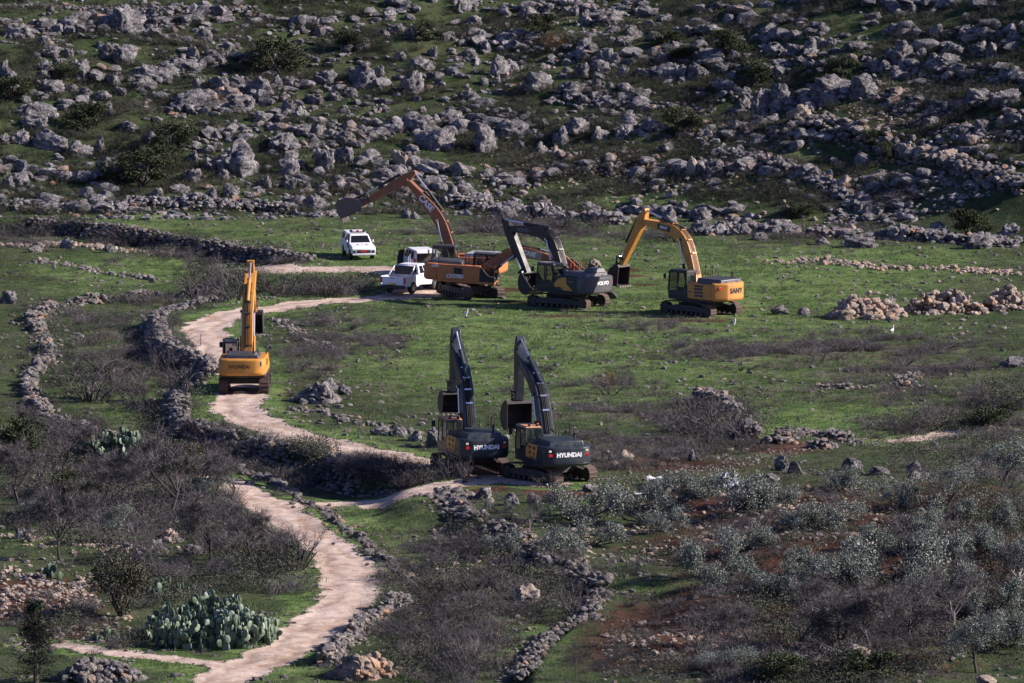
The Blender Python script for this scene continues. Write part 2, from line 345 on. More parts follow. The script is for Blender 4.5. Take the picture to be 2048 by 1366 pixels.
def ground():
    def axis(a, b, st, far):
        core = np.arange(a, b + st / 2, st); g = [st]; lo = []; c = 0
        while c < far: g.append(g[-1] * 1.35); c += g[-1]; lo.append(c)
        lo = np.array(lo); return np.concatenate([(a - lo)[::-1], core, b + lo])
    xs = axis(-66, 66, .27, 2600); ys = axis(318, 636, .30, 3200); ys = ys[ys > -400]
    X, Y = np.meshgrid(xs, ys); nx, ny = len(xs), len(ys); x = X.ravel(); y = Y.ravel()
    z = zt(x, y); rm, rc = roadmask(x, y)
    z = z - .07 * rm * (1 - .9 * np.abs(2 * rc - 1)) + .03 * rm * (fbm(x / .6, y / .6, 3, 2) - .5)
    u, v = pix(x, y, z)
    soil = blob(u, v, SOIL); lush = blob(u, v, LUSH); dry = blob(u, v, DRY)
    vg = np.zeros(len(x))
    for hw, st, P in ROADW:
        if st < .5: continue
        s_ = (x > min(p.x for p in P) - 5) & (x < max(p.x for p in P) + 5) & (y > min(p.y for p in P) - 5) & (y < max(p.y for p in P) + 5)
        d_ = seg_dist(x[s_], y[s_], P) - hw; vg[s_] = np.maximum(vg[s_], np.exp(-((d_ - .7) / .8) ** 2))
    lush = np.maximum(lush, vg * .9); dry = dry * (1 - .8 * vg); soil = soil * (1 - .5 * vg)
    V = np.stack([x, y, z], 1)
    i = (np.arange(ny - 1)[:, None] * nx + np.arange(nx - 1)[None]).ravel()
    Q = np.stack([i, i + 1, i + nx + 1, i + nx], 1)
    qm = rm[Q].mean(1) > .36
    m, t, b = newmat('meadow_and_earth'); p = pos(t)
    nA = noi(t, .22, 4, .6, p); nB = noi(t, 1.4, 5, .65, p); nC = noi(t, 6.0, 4, .7, p); nD = noi(t, .55, 4, .6, p)
    gf = mth(t, 'ADD', mth(t, 'MULTIPLY', nA, .35), mth(t, 'ADD', mth(t, 'MULTIPLY', nB, .35), mth(t, 'MULTIPLY', nC, .3)))
    hillg = ramp(t, gf, [(.36, (.013, .020, .010)), (.48, (.038, .058, .022)), (.62, (.085, .092, .050))])
    lushg = ramp(t, gf, [(.38, (.022, .040, .014)), (.49, (.082, .138, .038)), (.60, (.18, .225, .088))])
    lf = ramp(t, mth(t, 'ADD', mth(t, 'MULTIPLY', attr(t, 'lush').outputs['Fac'], .9), mth(t, 'MULTIPLY', mth(t, 'SUBTRACT', nD, .5), .9)), [(.2, (0, 0, 0)), (.62, (1, 1, 1))])
    c = mix(t, lf, hillg, lushg)
    dryc = ramp(t, gf, [(.36, (.040, .030, .026)), (.50, (.085, .068, .058)), (.64, (.165, .135, .105))])
    df = ramp(t, mth(t, 'ADD', mth(t, 'MULTIPLY', attr(t, 'dry').outputs['Fac'], .75), mth(t, 'MULTIPLY', mth(t, 'SUBTRACT', nD, .5), 1.5)), [(.38, (0, 0, 0)), (.66, (1, 1, 1))])
    c = mix(t, mth(t, 'MULTIPLY', df, .85), c, dryc)
    soilc = ramp(t, gf, [(.36, (.014, .008, .0075)), (.50, (.052, .025, .017)), (.66, (.155, .078, .048))])
    sf = ramp(t, mth(t, 'ADD', mth(t, 'MULTIPLY', attr(t, 'soil').outputs['Fac'], .95), mth(t, 'MULTIPLY', mth(t, 'SUBTRACT', nB, .5), 1.0)), [(.34, (0, 0, 0)), (.60, (1, 1, 1))])
    c = mix(t, sf, c, soilc)
    rf = mth(t, 'ADD', mth(t, 'MULTIPLY', nB, .45), mth(t, 'ADD', mth(t, 'MULTIPLY', nC, .35), mth(t, 'MULTIPLY', nA, .2)))
    roadc = ramp(t, rf, [(.32, (.24, .165, .122)), (.47, (.43, .335, .268)), (.62, (.58, .49, .42))])
    mid = attr(t, 'rut').outputs['Fac']
    roadc = mix(t, mth(t, 'MULTIPLY', mid, .8), roadc, (.22, .145, .10))
    roadc = mix(t, ramp(t, nD, [(.50, (0, 0, 0)), (.66, (.55, .55, .55))]), roadc, (.22, .13, .085))
    rfac = ramp(t, mth(t, 'ADD', attr(t, 'road').outputs['Fac'], mth(t, 'MULTIPLY', mth(t, 'SUBTRACT', nC, .5), .7)), [(.30, (0, 0, 0)), (.58, (1, 1, 1))])
    c = mix(t, rfac, c, roadc)
    lk(t, c, b.inputs['Base Color']); b.inputs['Roughness'].default_value = .95; b.inputs['Specular IOR Level'].default_value = .1
    n = t.nodes.new('ShaderNodeBump'); n.inputs['Distance'].default_value = .22
    lk(t, mth(t, 'SUBTRACT', .95, mth(t, 'MULTIPLY', attr(t, 'road').outputs['Fac'], .6)), n.inputs['Strength'])
    lk(t, mth(t, 'ADD', mth(t, 'MULTIPLY', nB, .8), mth(t, 'MULTIPLY', nC, .5)), n.inputs['Height']); lk(t, n.outputs[0], b.inputs['Normal'])
    rut = (np.exp(-((rc - .55) / .16) ** 2)) * sstep(.3, .7, fbm(x / 2.5, y / 2.5, 61, 3))
    A = {'soil': soil, 'lush': lush, 'dry': dry, 'road': rm, 'rut': rut}
    for nm, sel in (('ground', ~qm), ('dirt_road', qm)):
        q = Q[sel]; us = np.unique(q); mp = np.full(len(V), -1); mp[us] = np.arange(len(us))
        me = npmesh(nm, V[us], mp[q], m, smooth=True, attrs={k: a[us] for k, a in A.items()})
        tag(link(nm, me), kind='structure')
ground()
# ------------------------------------------------------------------ excavators
G_ = glassmat()
M_TRK = paint('track_steel', (.050, .038, .032), .7, .75, (.17, .095, .06)); M_TRKF = paint('track_frame_paint', (.028, .027, .028), .6, .5, (.12, .08, .055))
M_BLK = paint('black_paint', (.012, .013, .015), .5, .25); M_RUB = paint('rubber', (.012, .012, .013), .8, .2)
M_CHR = paint('chrome_rod', (.62, .62, .64), .25, .12, metal=.9); M_BUCK = paint('bucket_steel', (.026, .022, .022), .6, .5, (.085, .058, .042)); M_TOOTH = paint('worn_tooth_steel', (.30, .27, .25), .4, .5, metal=.4)
M_WHT = paint('white_lettering', (.80, .80, .80), .5, .1); M_INK = paint('black_lettering', (.012, .012, .014), .5, .0)
M_RED = paint('red_lamp', (.42, .012, .016), .3, .1); M_AMB = paint('amber_lamp', (.75, .18, .02), .3, .1); M_PALE = paint('pale_reflector', (.65, .60, .42), .4, .1); M_GRY = paint('grey_trim', (.18, .19, .21), .5, .3)
def v2(a): return np.array(a, float)
def track_loop(L=4.1, r=.40, zc=.44, n=9):
    P = []; xf = L / 2
    for a in np.linspace(-90, 90, n): P.append((xf + r * math.cos(R(a)), zc + r * math.sin(R(a))))
    for x in np.linspace(xf, -xf, 12)[1:-1]: P.append((x, zc + r + .16 * (1 - (x / xf) ** 2)))
    for a in np.linspace(90, 270, n): P.append((-xf + r * math.cos(R(a)), zc + r * math.sin(R(a))))
    for x in np.linspace(-xf, xf, 12)[1:-1]: P.append((x, zc - r))
    return [v2(p) for p in P]
def make_track(root, y, ang):
    P = track_loop(); n = len(P); seg = [np.linalg.norm(P[(i + 1) % n] - P[i]) for i in range(n)]; tot = sum(seg)
    N = 50; m = MB(); W = .30
    for k in range(N):
        d = (k + .5) * tot / N; i = 0
        while d > seg[i]: d -= seg[i]; i += 1
        t = (P[(i + 1) % n] - P[i]) / seg[i]; c = P[i] + t * d; o = np.array([t[1], -t[0]]); h = tot / N * .46
        q = [c - t * h, c + t * h, c + t * h + o * .035, c + t * h * .45 + o * .045, c + t * h * .25 + o * .085, c - t * h * .05 + o * .045, c - t * h + o * .035]
        m.prism([tuple(a) for a in q], y - W, y + W)
    tr = m.obj('track', M_TRK, root); tr.rotation_euler.z = ang
    f = MB(); f.prism([(-1.7, .30), (1.7, .30), (1.75, .62), (.9, .74), (-.9, .74), (-1.75, .62)], y - .20, y + .20)
    f.obj('track_frame', M_TRKF, tr, .03)
    for x in (-2.05, 2.05):
        c = MB(); c.tube([(x, y - .2, .44), (x, y + .2, .44)], .36, 16); c.tube([(x, y - .24, .44), (x, y + .24, .44)], .17, 12)
        c.obj('sprocket' if x < 0 else 'idler_wheel', M_TRKF, tr)
    for x in np.linspace(-1.45, 1.45, 7):
        MB().tube([(x, y - .23, .20), (x, y + .23, .20)], .12, 10).obj('roller', M_TRKF, tr)
    return tr
def boomline(Fp, B, T, n=14):
    """two nearly straight lengths with a rounded elbow"""
    Fp, B, T = v2(Fp), v2(B), v2(T); C = B + (B - (Fp + T) / 2) * .16
    a = C + (Fp - C) * .42; b = C + (T - C) * .36; k = 4
    return [Fp + (a - Fp) * t for t in np.linspace(0, 1, k)] + [(1 - t) ** 2 * a + 2 * t * (1 - t) * C + t * t * b for t in np.linspace(0, 1, n - 2 * k + 2)[1:-1]] + [b + (T - b) * t for t in np.linspace(0, 1, k)]
def nrm(P):
    out = []
    for i in range(len(P)):
        d = P[min(i + 1, len(P) - 1)] - P[max(i - 1, 0)]; d = d / np.linalg.norm(d); out.append(np.array([-d[1], d[0]]))
    return out                                       # to the upper / outer side
def cyl2(root, a, b, y, r, frac, name, mat):
    """hydraulic cylinder between two in-plane points"""
    a, b = v2(a), v2(b); k = a + (b - a) * frac
    c = MB().tube([(a[0], y, a[1]), (k[0], y, k[1])], r, 12).tube([(k[0] - (b - a)[0] * .02, y, k[1] - (b - a)[1] * .02), (k[0], y, k[1])], r * 1.2, 12).obj(name, mat, root)
    MB().tube([(k[0], y, k[1]), (b[0], y, b[1])], r * .62, 12).tube([(b[0], y - r * 1.2, b[1]), (b[0], y + r * 1.2, b[1])], r * 1.0, 10).obj('piston_rod', M_CHR, c)
    return c
def bucket(root, H, rot, W, s, mat):
    ca, sa = math.cos(R(rot)), math.sin(R(rot)); H = v2(H)
    def tr(p): x, z = p[0] * s, p[1] * s; return (H[0] + x * ca - z * sa, H[1] + x * sa + z * ca)
    outer = [(-.12, -.22), (-.05, -.02), (.28, .02), (.70, -.10), (1.02, -.36), (1.16, -.72), (1.08, -1.05), (.82, -1.32), (.36, -1.46)]
    m = MB(); y = W / 2
    O = [tr(p) for p in outer]; I = [tr((p[0] * .93 + .01, p[1] * .95 - .02)) for p in outer]
    n = len(O)
    m.prism(O + I[::-1], -y, y)                     # the curved shell
    for sgn in (-1, 1): m.prism(O, sgn * y - .022, sgn * y + .022)
    b = m.obj('bucket', mat, root)
    b.location.y = -.1
    k = 5
    for i in range(k):
        yy = -y + .09 + (W - .18) * i / (k - 1); t = MB()
        p = [tr(q) for q in ((.46, -1.38), (.44, -1.50), (.10, -1.56), (.14, -1.48))]
        t.prism(p, yy - .055, yy + .055).obj('tooth', M_TOOTH, b)
    e = MB()
    for yy in (-.22, .16): e.prism([tr(q) for q in ((-.10, -.05), (-.08, .12), (.10, .16), (.40, .16), (.56, .10), (.62, -.1))], yy, yy + .06)
    e.obj('bucket_ear', mat, b)
    return tr((.45, .08))
def cab(root, cm, roofm, h=3.12, person=False, guard=False):
    x0, x1, y0, y1, zb, zm = .02, 1.84, .46, 1.45, 1.22, 1.92
    c = MB(); T = .055
    c.box(x0, x1, y0, y1, zb, zb + .10)
    def lean(z): return x1 - max(0, z - zm) * .14
    c.prism([(x0, zb + .1), (x1, zb + .1), (x1 + .02, zm - .25), (x0, zm - .02)], y1 - T, y1)      # door foot
    c.prism([(x0, zb + .1), (x1, zb + .1), (x1 + .02, zm - .25), (x0, zm - .02)], y0, y0 + T)
    c.box(x0, x0 + T, y0 + T, y1 - T, zb + .1, zm + .02); c.box(x1 - T, x1, y0 + T, y1 - T, zb + .1, zm - .55)
    pr = .075
    for y in (y0, y1 - pr):
        for (xa, xb) in ((x0, x0), (x1 - .02, lean(h) - .02), (.95, .93)):
            c.prism([(xa, zm - .3), (xa + pr, zm - .3), (xb + pr, h - .06), (xb, h - .06)], y + .001, y + pr - .001)
    c.box(x0 + .001, lean(h) + .06, y0 + .002, y1 - .002, h - .15, h - .03)
    c.box(x0 + .002, x0 + T, y0 + .003, y1 - .003, zm - .02, zm + .12)
    cb = c.obj('cab', cm, root, .018)
    r = MB(); r.plan([(x0 - .02, y0 - .01), (lean(h) + .10, y0 - .01), (lean(h) + .10, y1 + .01), (x0 - .02, y1 + .01)], h - .03, h + .06, [(x0 + .06, y0 + .08), (lean(h), y0 + .08), (lean(h), y1 - .08), (x0 + .06, y1 - .08)])
    r.obj('cab_roof', roofm, cb, .02)
    gl = MB()
    for y in (y0 + .03, y1 - .03): gl.quad((x0 + .08, y, zm - .04), (x1 - .03, y, zm - .25), (lean(h), y, h - .15), (x0 + .08, y, h - .15))
    gl.quad((x0 + .03, y0 + .05, zm + .1), (x0 + .03, y1 - .05, zm + .1), (x0 + .03, y1 - .05, h - .15), (x0 + .03, y0 + .05, h - .15))
    gl.quad((x1 - .02, y0 + .05, zm - .55), (x1 - .02, y1 - .05, zm - .55), (lean(h), y1 - .05, h - .15), (lean(h), y0 + .05, h - .15))
    gl.obj('cab_window', G_, cb)
    st = MB(); st.box(.45, 1.0, .68, 1.22, zb + .12, zb + .55); st.prism([(.42, zb + .5), (.56, zb + .5), (.40, zb + 1.25), (.28, zb + 1.25)], .70, 1.2); st.box(.5, 1.1, .56, .64, zb + .5, zb + .75); st.box(.5, 1.1, 1.26, 1.34, zb + .5, zb + .75)
    st.obj('seat', M_BLK, cb, .03)
    d = MB(); d.tube([(.88, y1 + .02, zm - .1), (.88, y1 + .05, zm + .12)], .018, 6); d.obj('door_handle', M_GRY, cb)
    mr = MB(); mr.tube([(x1 + .02, y1, 2.35), (x1 + .12, y1 + .22, 2.6)], .018, 6); mr.box(x1 + .08, x1 + .14, y1 + .12, y1 + .34, 2.5, 2.86); mr.obj('mirror', M_BLK, cb, .015)
    if guard:
        g = MB()
        for yy in np.linspace(y0 + .05, y1 - .05, 6): g.tube([(x1 + .10, yy, 1.75), (x1 - .05, yy, h - .05)], .014, 5)
        g.obj('window_guard', M_BLK, cb)
    return cb
def excavator(px, a, ta, lab, group, c, arm, txt, brand):
    """px: ground pixel of the slew centre; a: heading; ta: heading of the tracks; c: colours; arm: in-plane joints"""
    g = at(*px); g.z = float(zt(np.array([g.x]), np.array([g.y]))[0]) - .03
    root = empty('excavator', g, R(90 - a)); tag(root, lab, 'excavator', group)
    if arm.get('pitch'): root.rotation_euler = (R(arm.get('roll', 0)), R(arm['pitch']), R(90 - a))
    dy = -.10; ua = R(a - ta)
    # undercarriage
    for y in (-1.30, 1.30): make_track(root, y, ua)
    m = MB(); m.plan([(-1.1, -1.15), (-.5, -.75), (.5, -.75), (1.1, -1.15), (1.1, -.95), (1.1, 1.15), (.5, .75), (-.5, .75), (-1.1, 1.15)], .50, .86); m.tube([(0, 0, .86), (0, 0, 1.08)], .78, 24)
    o = m.obj('car_body', M_TRKF, root, .02); o.rotation_euler.z = ua
    # upper frame
    up = MB(); up.box(-2.5, 1.86, -1.47, -.42, 1.08, 1.24); up.box(-2.5, .9, -.42, .42, 1.05, 1.27); up.box(-2.5, 1.80, .42, 1.47, 1.08, 1.22); up.obj('upper_frame', c['frame'], root, .02)
    fb = MB()
    for y in (-.45, .25): fb.prism([(-.5, 1.25), (1.0, 1.25), (.95, 1.55), (.55, 2.15), (.2, 2.2), (-.5, 1.9)], dy + y, dy + y + .10)
    fb.obj('boom_bracket', c['boom'], root)
    H1 = c.get('bodyz', 2.34)
    lp = MB(); lp.prism([(-2.36, 1.24), (-.04, 1.24), (-.04, H1 - .12), (-.3, H1), (-2.36, H1)], .60, 1.475) if not c.get('lpoly') else lp.prism([(-2.36, 1.24), (-.04, 1.24), (-.04, H1 - .12), (-.3, H1), (-2.36, H1)], .60, 1.455)
    lo = lp.obj('side_panel', c['left'], root, .035)
    if c.get('lpoly'):
        MB().prism(c['lpoly'], 1.44, 1.478).obj('panel_insert', c['accent'], lo, .008)
    if c.get('lvents'):
        q = MB()
        for (xa, xb, za, zb) in c['lvents']: q.box(xa, xb, 1.46, 1.492, za, zb)
        q.obj('vent_grille', c.get('ventm', M_BLK), lo, .006)
    rp = MB(); rp.box(-2.36, .72, -1.475, -.62, 1.24, H1); ro = rp.obj('side_panel', c['right'], root, .035)
    q = MB(); q.box(-1.15, -.55, -1.50, -1.46, 1.72, 2.14)
    for zz in np.linspace(1.75, 2.10, 8): q.box(-1.14, -.56, -1.512, -1.50, zz, zz + .018)
    q.obj('vent_grille', M_BLK, ro)
    if c.get('seam'): q = MB(); q.box(-.49, -.475, -1.482, -1.46, 1.27, H1 - .03); q.obj('panel_seam', M_BLK, ro)
    tb = MB(); tb.prism([(.73, 1.24), (1.84, 1.24), (1.84, 1.62), (1.35, 1.66), (1.02, 2.02), (.73, H1 - .04)], -1.47, -.78); tb.obj('tool_box', c['box'], root, .03)
    # counterweight
    hz = c.get('cwz', 2.36); zb = c.get('cwb', 1.20)
    def outline(k): return [(-2.38, -1.48 * k), (-2.98, -1.48 * k), (-3.20, -1.30 * k), (-3.33, -.98 * k), (-3.38, -.80 * k), (-3.38, .80 * k), (-3.33, .98 * k), (-3.20, 1.30 * k), (-2.98, 1.48 * k), (-2.38, 1.48 * k)]
    if c.get('facet'): 
        def outline(k): return [(-2.38, -1.48 * k), (-2.72, -1.48 * k), (-3.30, -.86 * k), (-3.36, -.74 * k), (-3.36, .74 * k), (-3.30, .86 * k), (-2.72, 1.48 * k), (-2.38, 1.48 * k)]
    inner = [(x + .10 * (x < -2.5), y * .97) for x, y in outline(1)]
    cw = MB().plan(inner, zb, zb + .16, outline(1)).plan(outline(1), zb + .16, hz - .10).plan(outline(1), hz - .10, hz, [(x + .14 * (x < -2.5), y * .97) for x, y in outline(1)])
    cw = cw.obj('counterweight', c['cw'], root, .03)
    # engine hood and deck
    hd = MB(); hh = c.get('hood', .30)
    hd.plan([(-2.95, -1.12), (-.55, -1.12), (-.55, 1.10), (-2.95, 1.10)], H1 - .04, H1 + hh, [(-2.88, -1.05), (-.62, -1.05), (-.62, 1.03), (-2.88, 1.03)]); ho = hd.obj('engine_hood', c['hoodm'], root, .07, seg=3)
    if c.get('hood2'):
        MB().plan([(-2.95, -.95), (-1.9, -.95), (-1.9, .35), (-2.95, .35)], H1 + hh - .02, H1 + hh + .30, [(-2.75, -.85), (-2.0, -.85), (-2.0, .25), (-2.75, .25)]).obj('air_filter_box', c['hoodm'], root, .05)
    ex = MB().tube([(-2.35, -.72, H1 + hh - .1), (-2.35, -.72, H1 + hh + .28), (-2.46, -.72, H1 + hh + .42)], .065, 10); ex.obj('exhaust_pipe', M_BLK, root)
    hk = MB()
    for y in (-.55, .55): hk.tube([(-3.0, y, hz - .05), (-3.0, y, hz + .08), (-2.86, y, hz + .08), (-2.86, y, hz - .05)], .028, 6)
    hk.obj('lifting_eye', M_TRKF, cw)
    rl = MB()
    def rail(P): rl.tube(P, c.get('railr', .030), 6)
    rail([(.9, -1.40, 1.9), (.9, -1.40, H1 + .82), (.35, -1.40, H1 + .82), (.35, -1.40, H1 - .05)]); rail([(.2, -1.40, H1 - .05), (.2, -1.40, H1 + .82), (-.35, -1.40, H1 + .82), (-.35, -1.40, H1 - .05)])
    rail([(1.75, -1.42, 1.5), (1.80, -1.42, 2.3), (1.2, -1.42, 2.55), (.9, -1.40, H1 + .4)]); rail([(.9, -1.40, H1 + .30), (.35, -1.40, H1 + .30)])
    rail([(.35, -.55, H1 - .05), (.35, -.55, H1 + .75), (-.2, -.55, H1 + .75), (-.2, -.55, H1 - .05)])
    rl.obj('handrail', c.get('railm', M_BLK), root)
    # boom
    Fp, B, T = arm['foot'], arm['bend'], arm['tip']; P = boomline(Fp, B, T); N = nrm(P); n = len(P); ll = np.cumsum([0] + [np.linalg.norm(P[i + 1] - P[i]) for i in range(n - 1)]); tt = ll / ll[-1]
    dep = np.interp(tt, [0, .12, .42, .55, .85, 1], [.36, .52, .84, .84, .50, .34]) * arm.get('fat', 1)
    top = [P[i] + N[i] * dep[i] * .52 for i in range(n)]; bot = [P[i] - N[i] * dep[i] * .48 for i in range(n)]
    bw = arm.get('bww', .31)
    bo = MB().prism([tuple(p) for p in top + bot[::-1]], dy - bw, dy + bw)
    for q, ww in ((P[0], .48), (P[-1], .36)): bo.tube([(q[0], dy - ww, q[1]), (q[0], dy + ww, q[1])], .17, 12)
    bo = bo.obj('boom', c['boom'], root, .02)
    ha = MB()
    for k in (-.15, -.05, .05, .15):
        ha.tube([(top[i] + N[i] * .06)[[0]].tolist() + [dy + k] + [(top[i] + N[i] * .06)[1]] for i in range(1, n - 2)], .030, 6)
    ha.obj('hydraulic_hose', c.get('hose', M_RUB), bo)
    cl = MB()
    for i in (3, 5, 7, 9):
        d = P[i + 1] - P[i - 1]; d = d / np.linalg.norm(d); q = top[i] + N[i] * .05
        cl.prism([tuple(q - d * .05 - N[i] * .07), tuple(q + d * .05 - N[i] * .07), tuple(q + d * .05 + N[i] * .055), tuple(q - d * .05 + N[i] * .055)], dy - .21, dy + .21)
    cl.obj('hose_clamp', c.get('clampm', M_CHR), bo)
    mid = P[int(n * .48)] - N[int(n * .48)] * .05
    for y in (-.40, .40): cyl2(root, (.92, 1.42), tuple(mid), dy + y, .10, .55, 'boom_cylinder', c['cyl'])
    bp = MB().tube([(mid[0], dy - .46, mid[1]), (mid[0], dy + .46, mid[1])], .11, 10); bp.obj('boom_pin', M_TRKF, bo)
    # arm
    T = v2(T); E = v2(arm['end']); d = (E - T); L = np.linalg.norm(d); d = d / L; nn = np.array([-d[1], d[0]])
    s = arm.get('side', 1); nn = nn * s
    tl = T - d * .80 + nn * .22
    poly = [tl + d * .0 + nn * .14, T - d * .1 + nn * .50, T + d * .55 + nn * .46, E + nn * .17, E - nn * .16, T + d * .9 - nn * .22, T + d * .1 - nn * .30, T - d * .25 - nn * .16, tl - nn * .14 - d * .05]
    aw = arm.get('aw', .21); ao = MB().prism([tuple(p) for p in poly], dy - aw, dy + aw)
    for q, ww in ((T, .30), (E, .26), (tl, .24)): ao.tube([(q[0], dy - ww, q[1]), (q[0], dy + ww, q[1])], .13, 12)
    ao = ao.obj('arm', c.get('armm', c['boom']), root, .02)
    k7 = int(n * .52); cyl2(root, tuple(top[k7] + N[k7] * .14), tuple(tl), dy, .115, arm.get('af', .56), 'arm_cylinder', c['cyl'])
    # linkage and bucket
    ear = v2(bucket(root, E, arm['rot'], arm.get('bw', 1.5), arm.get('bs', 1.0), c.get('buck', M_BUCK)))
    piv = E - d * .45; mm = (ear + piv) / 2; off = (ear - piv); off = np.array([-off[1], off[0]]); off = off / max(np.linalg.norm(off), .01)
    if off @ nn < 0: off = -off
    lp_ = mm + off * .42
    lkm = MB()
    for y in (-.26, .26):
        lkm.tube([(piv[0], dy + y, piv[1]), (lp_[0], dy + y, lp_[1])], .065, 8); lkm.tube([(lp_[0], dy + y * .8, lp_[1]), (ear[0], dy + y * .8, ear[1])], .075, 8)
    lkm.tube([(lp_[0], dy - .32, lp_[1]), (lp_[0], dy + .32, lp_[1])], .08, 8)
    lkm.obj('bucket_linkage', M_TRKF, root)
    cyl2(root, tuple(T + d * .25 + nn * .60), tuple(lp_), dy, .095, .62, 'bucket_cylinder', c['cyl'])
    # cab
    cb = cab(root, c['cab'], c['roof'], c.get('cabh', 3.12), guard=c.get('guard', False))
    be = MB()
    for q in c.get('beacon', []): be.tube([(q[0], q[1], c.get('cabh', 3.12) + .04), (q[0], q[1], c.get('cabh', 3.12) + .20)], .07, 10)
    if c.get('beacon'): be.obj('beacon', c.get('beam', M_AMB), cb)
    wl = MB()
    for q in c.get('lamps', []): wl.box(q[0] - .05, q[0] + .05, q[1] - .08, q[1] + .08, q[2], q[2] + .14)
    if c.get('lamps'): wl.obj('work_light', M_BLK, root, .015)
    # lettering and lamps on the counterweight
    XR = -3.38 if not c.get('facet') else -3.36
    for (s_, y_, z_, sz, mt, bd) in txt.get('rear', []): text(s_, cw, (XR - .004, y_, z_), (0, -1, 0), (-1, 0, 0), sz, mt, bd)
    for (x_, y_, z_, wy, wz, mt, nm) in txt.get('rlamp', []):
        MB().box(x_ - .02, x_ + .05, y_ - wy, y_ + wy, z_ - wz, z_ + wz).obj(nm, mt, cw, .01)
    for (t0, sz, mt, side, bd, plate) in txt.get('boom', []):
        q = np.array([np.interp(t0, tt, [p[0] for p in P]), np.interp(t0, tt, [p[1] for p in P])]); i = int(np.argmin(np.abs(tt - t0))); tg = P[min(i + 2, n - 1)] - P[i - 1]; tg = tg / np.linalg.norm(tg)
        yy = dy + side * (bw + .006); xd = (-tg[0], 0, -tg[1]) if side > 0 else (tg[0], 0, tg[1])
        if plate:
            ln, hh_ = plate[1], plate[2]; nb = np.array([-tg[1], tg[0]])
            pm = MB().prism([tuple(q - tg * ln - nb * hh_), tuple(q + tg * ln - nb * hh_), tuple(q + tg * ln + nb * hh_), tuple(q - tg * ln + nb * hh_)], yy - .006, yy + .006); pm.obj('name_plate', plate[0], bo)
            yy += side * .008
        text(brand, bo, (q[0], yy, q[1]), xd, (0, side, 0), sz, mt, bd)
    for (s_, x_, z_, sz, mt, side, bd) in txt.get('side', []):
        text(s_, lo if side > 0 else ro, (x_, side * 1.485, z_), (-side, 0, 0), (0, side, 0), sz, mt, bd)
    return root, cb
TEAL = paint('dark_teal_paint', (.013, .024, .033), .36, .40, (.075, .065, .058)); OCH = paint('golden_ochre_paint', (.62, .285, .05), .45, .35, (.22, .15, .09)); YEL = paint('machine_yellow', (.54, .235, .032), .45, .55, (.24, .13, .06))
SUNY = paint('warm_yellow_paint', (.58, .25, .048), .45, .45, (.27, .14, .065)); ORG = paint('sunlit_machine_orange', (.50, .175, .055), .48, .5, (.24, .12, .07)); ORB = paint('shaded_weathered_orange', (.29, .105, .045), .5, .7, (.15, .085, .058)); VGR = paint('graphite_paint', (.055, .058, .065), .45, .4, (.12, .095, .08)); VDK = paint('dark_graphite_paint', (.012, .013, .016), .45, .28, (.07, .058, .05))  # one orange: body brightened to look lit, boom browned to look shaded
PEACH = paint('dusty_orange_roof', (.50, .24, .11), .55, .3); HOODK = paint('hood_dark', (.035, .040, .050), .4, .3); SILV = paint('silver_hood', (.34, .36, .40), .4, .25)
HYD = dict(frame=TEAL, left=TEAL, right=TEAL, box=TEAL, cw=TEAL, hoodm=TEAL, boom=TEAL, cab=TEAL, roof=PEACH, cyl=TEAL, accent=OCH, clampm=M_CHR, hood=.30,
           lpoly=[(-1.75, 1.46), (-.06, 1.46), (-.06, 2.02), (-.34, 2.12), (-.55, 2.30), (-2.05, 2.30)], lvents=[(-1.68, -1.32, 2.02, 2.18), (-1.55, -1.36, 1.66, 1.84), (-.92, -.62, 2.02, 2.18), (-.92, -.62, 1.70, 1.86), (-1.62, -.7, 1.51, 1.56)],
           beacon=[(.25, .62)], beam=M_AMB, lamps=[(.1, .7, 3.16), (.1, 1.2, 3.16)])
HREAR = dict(rear=[('HYUNDAI', 0, 1.86, .345, M_WHT, .020)], rlamp=[(-3.30, -1.06, 1.86, .17, .085, M_RED, 'tail_light'), (-3.30, 1.06, 1.86, .17, .085, M_RED, 'tail_light'), (-3.28, -1.10, 2.10, .12, .06, M_PALE, 'reflector'), (-3.28, 1.10, 2.10, .12, .06, M_PALE, 'reflector')])
HB = dict(HREAR, boom=[(.74, .34, M_GRY, 1, .012, None)])
HA = dict(HREAR)
exA, _ = excavator((940, 942), -17, -21, 'dark teal excavator on the road below the bend, its bucket hanging just above the cab', 'dark teal excavators', HYD,
    dict(foot=(.3, 1.95), bend=(1.45, 5.15), tip=(3.2, 7.25), end=(3.72, 4.35), rot=-4, bw=1.35, bs=.95, bww=.37, aw=.25), HA, 'HYUNDAI')
exB, _ = excavator((1098, 958), -20, -40, 'dark teal excavator at the end of the road, wide bucket mouth gaping beside its cab', 'dark teal excavators', HYD,
    dict(foot=(.3, 1.95), bend=(1.95, 5.05), tip=(5.1, 6.95), end=(5.45, 4.05), rot=-18, bw=1.55, bs=1.2, bww=.37, aw=.25), HB, 'HYUNDAI')
YLW = dict(frame=M_TRKF, left=YEL, right=YEL, box=YEL, cw=YEL, hoodm=HOODK, boom=YEL, cab=HOODK, roof=HOODK, cyl=YEL, clampm=M_TRKF, hose=M_RUB, hood=.24, cwb=1.28, beacon=[(.15, .60)], beam=M_PALE, lamps=[(.1, 1.35, 3.16), (.1, .50, 3.16)])
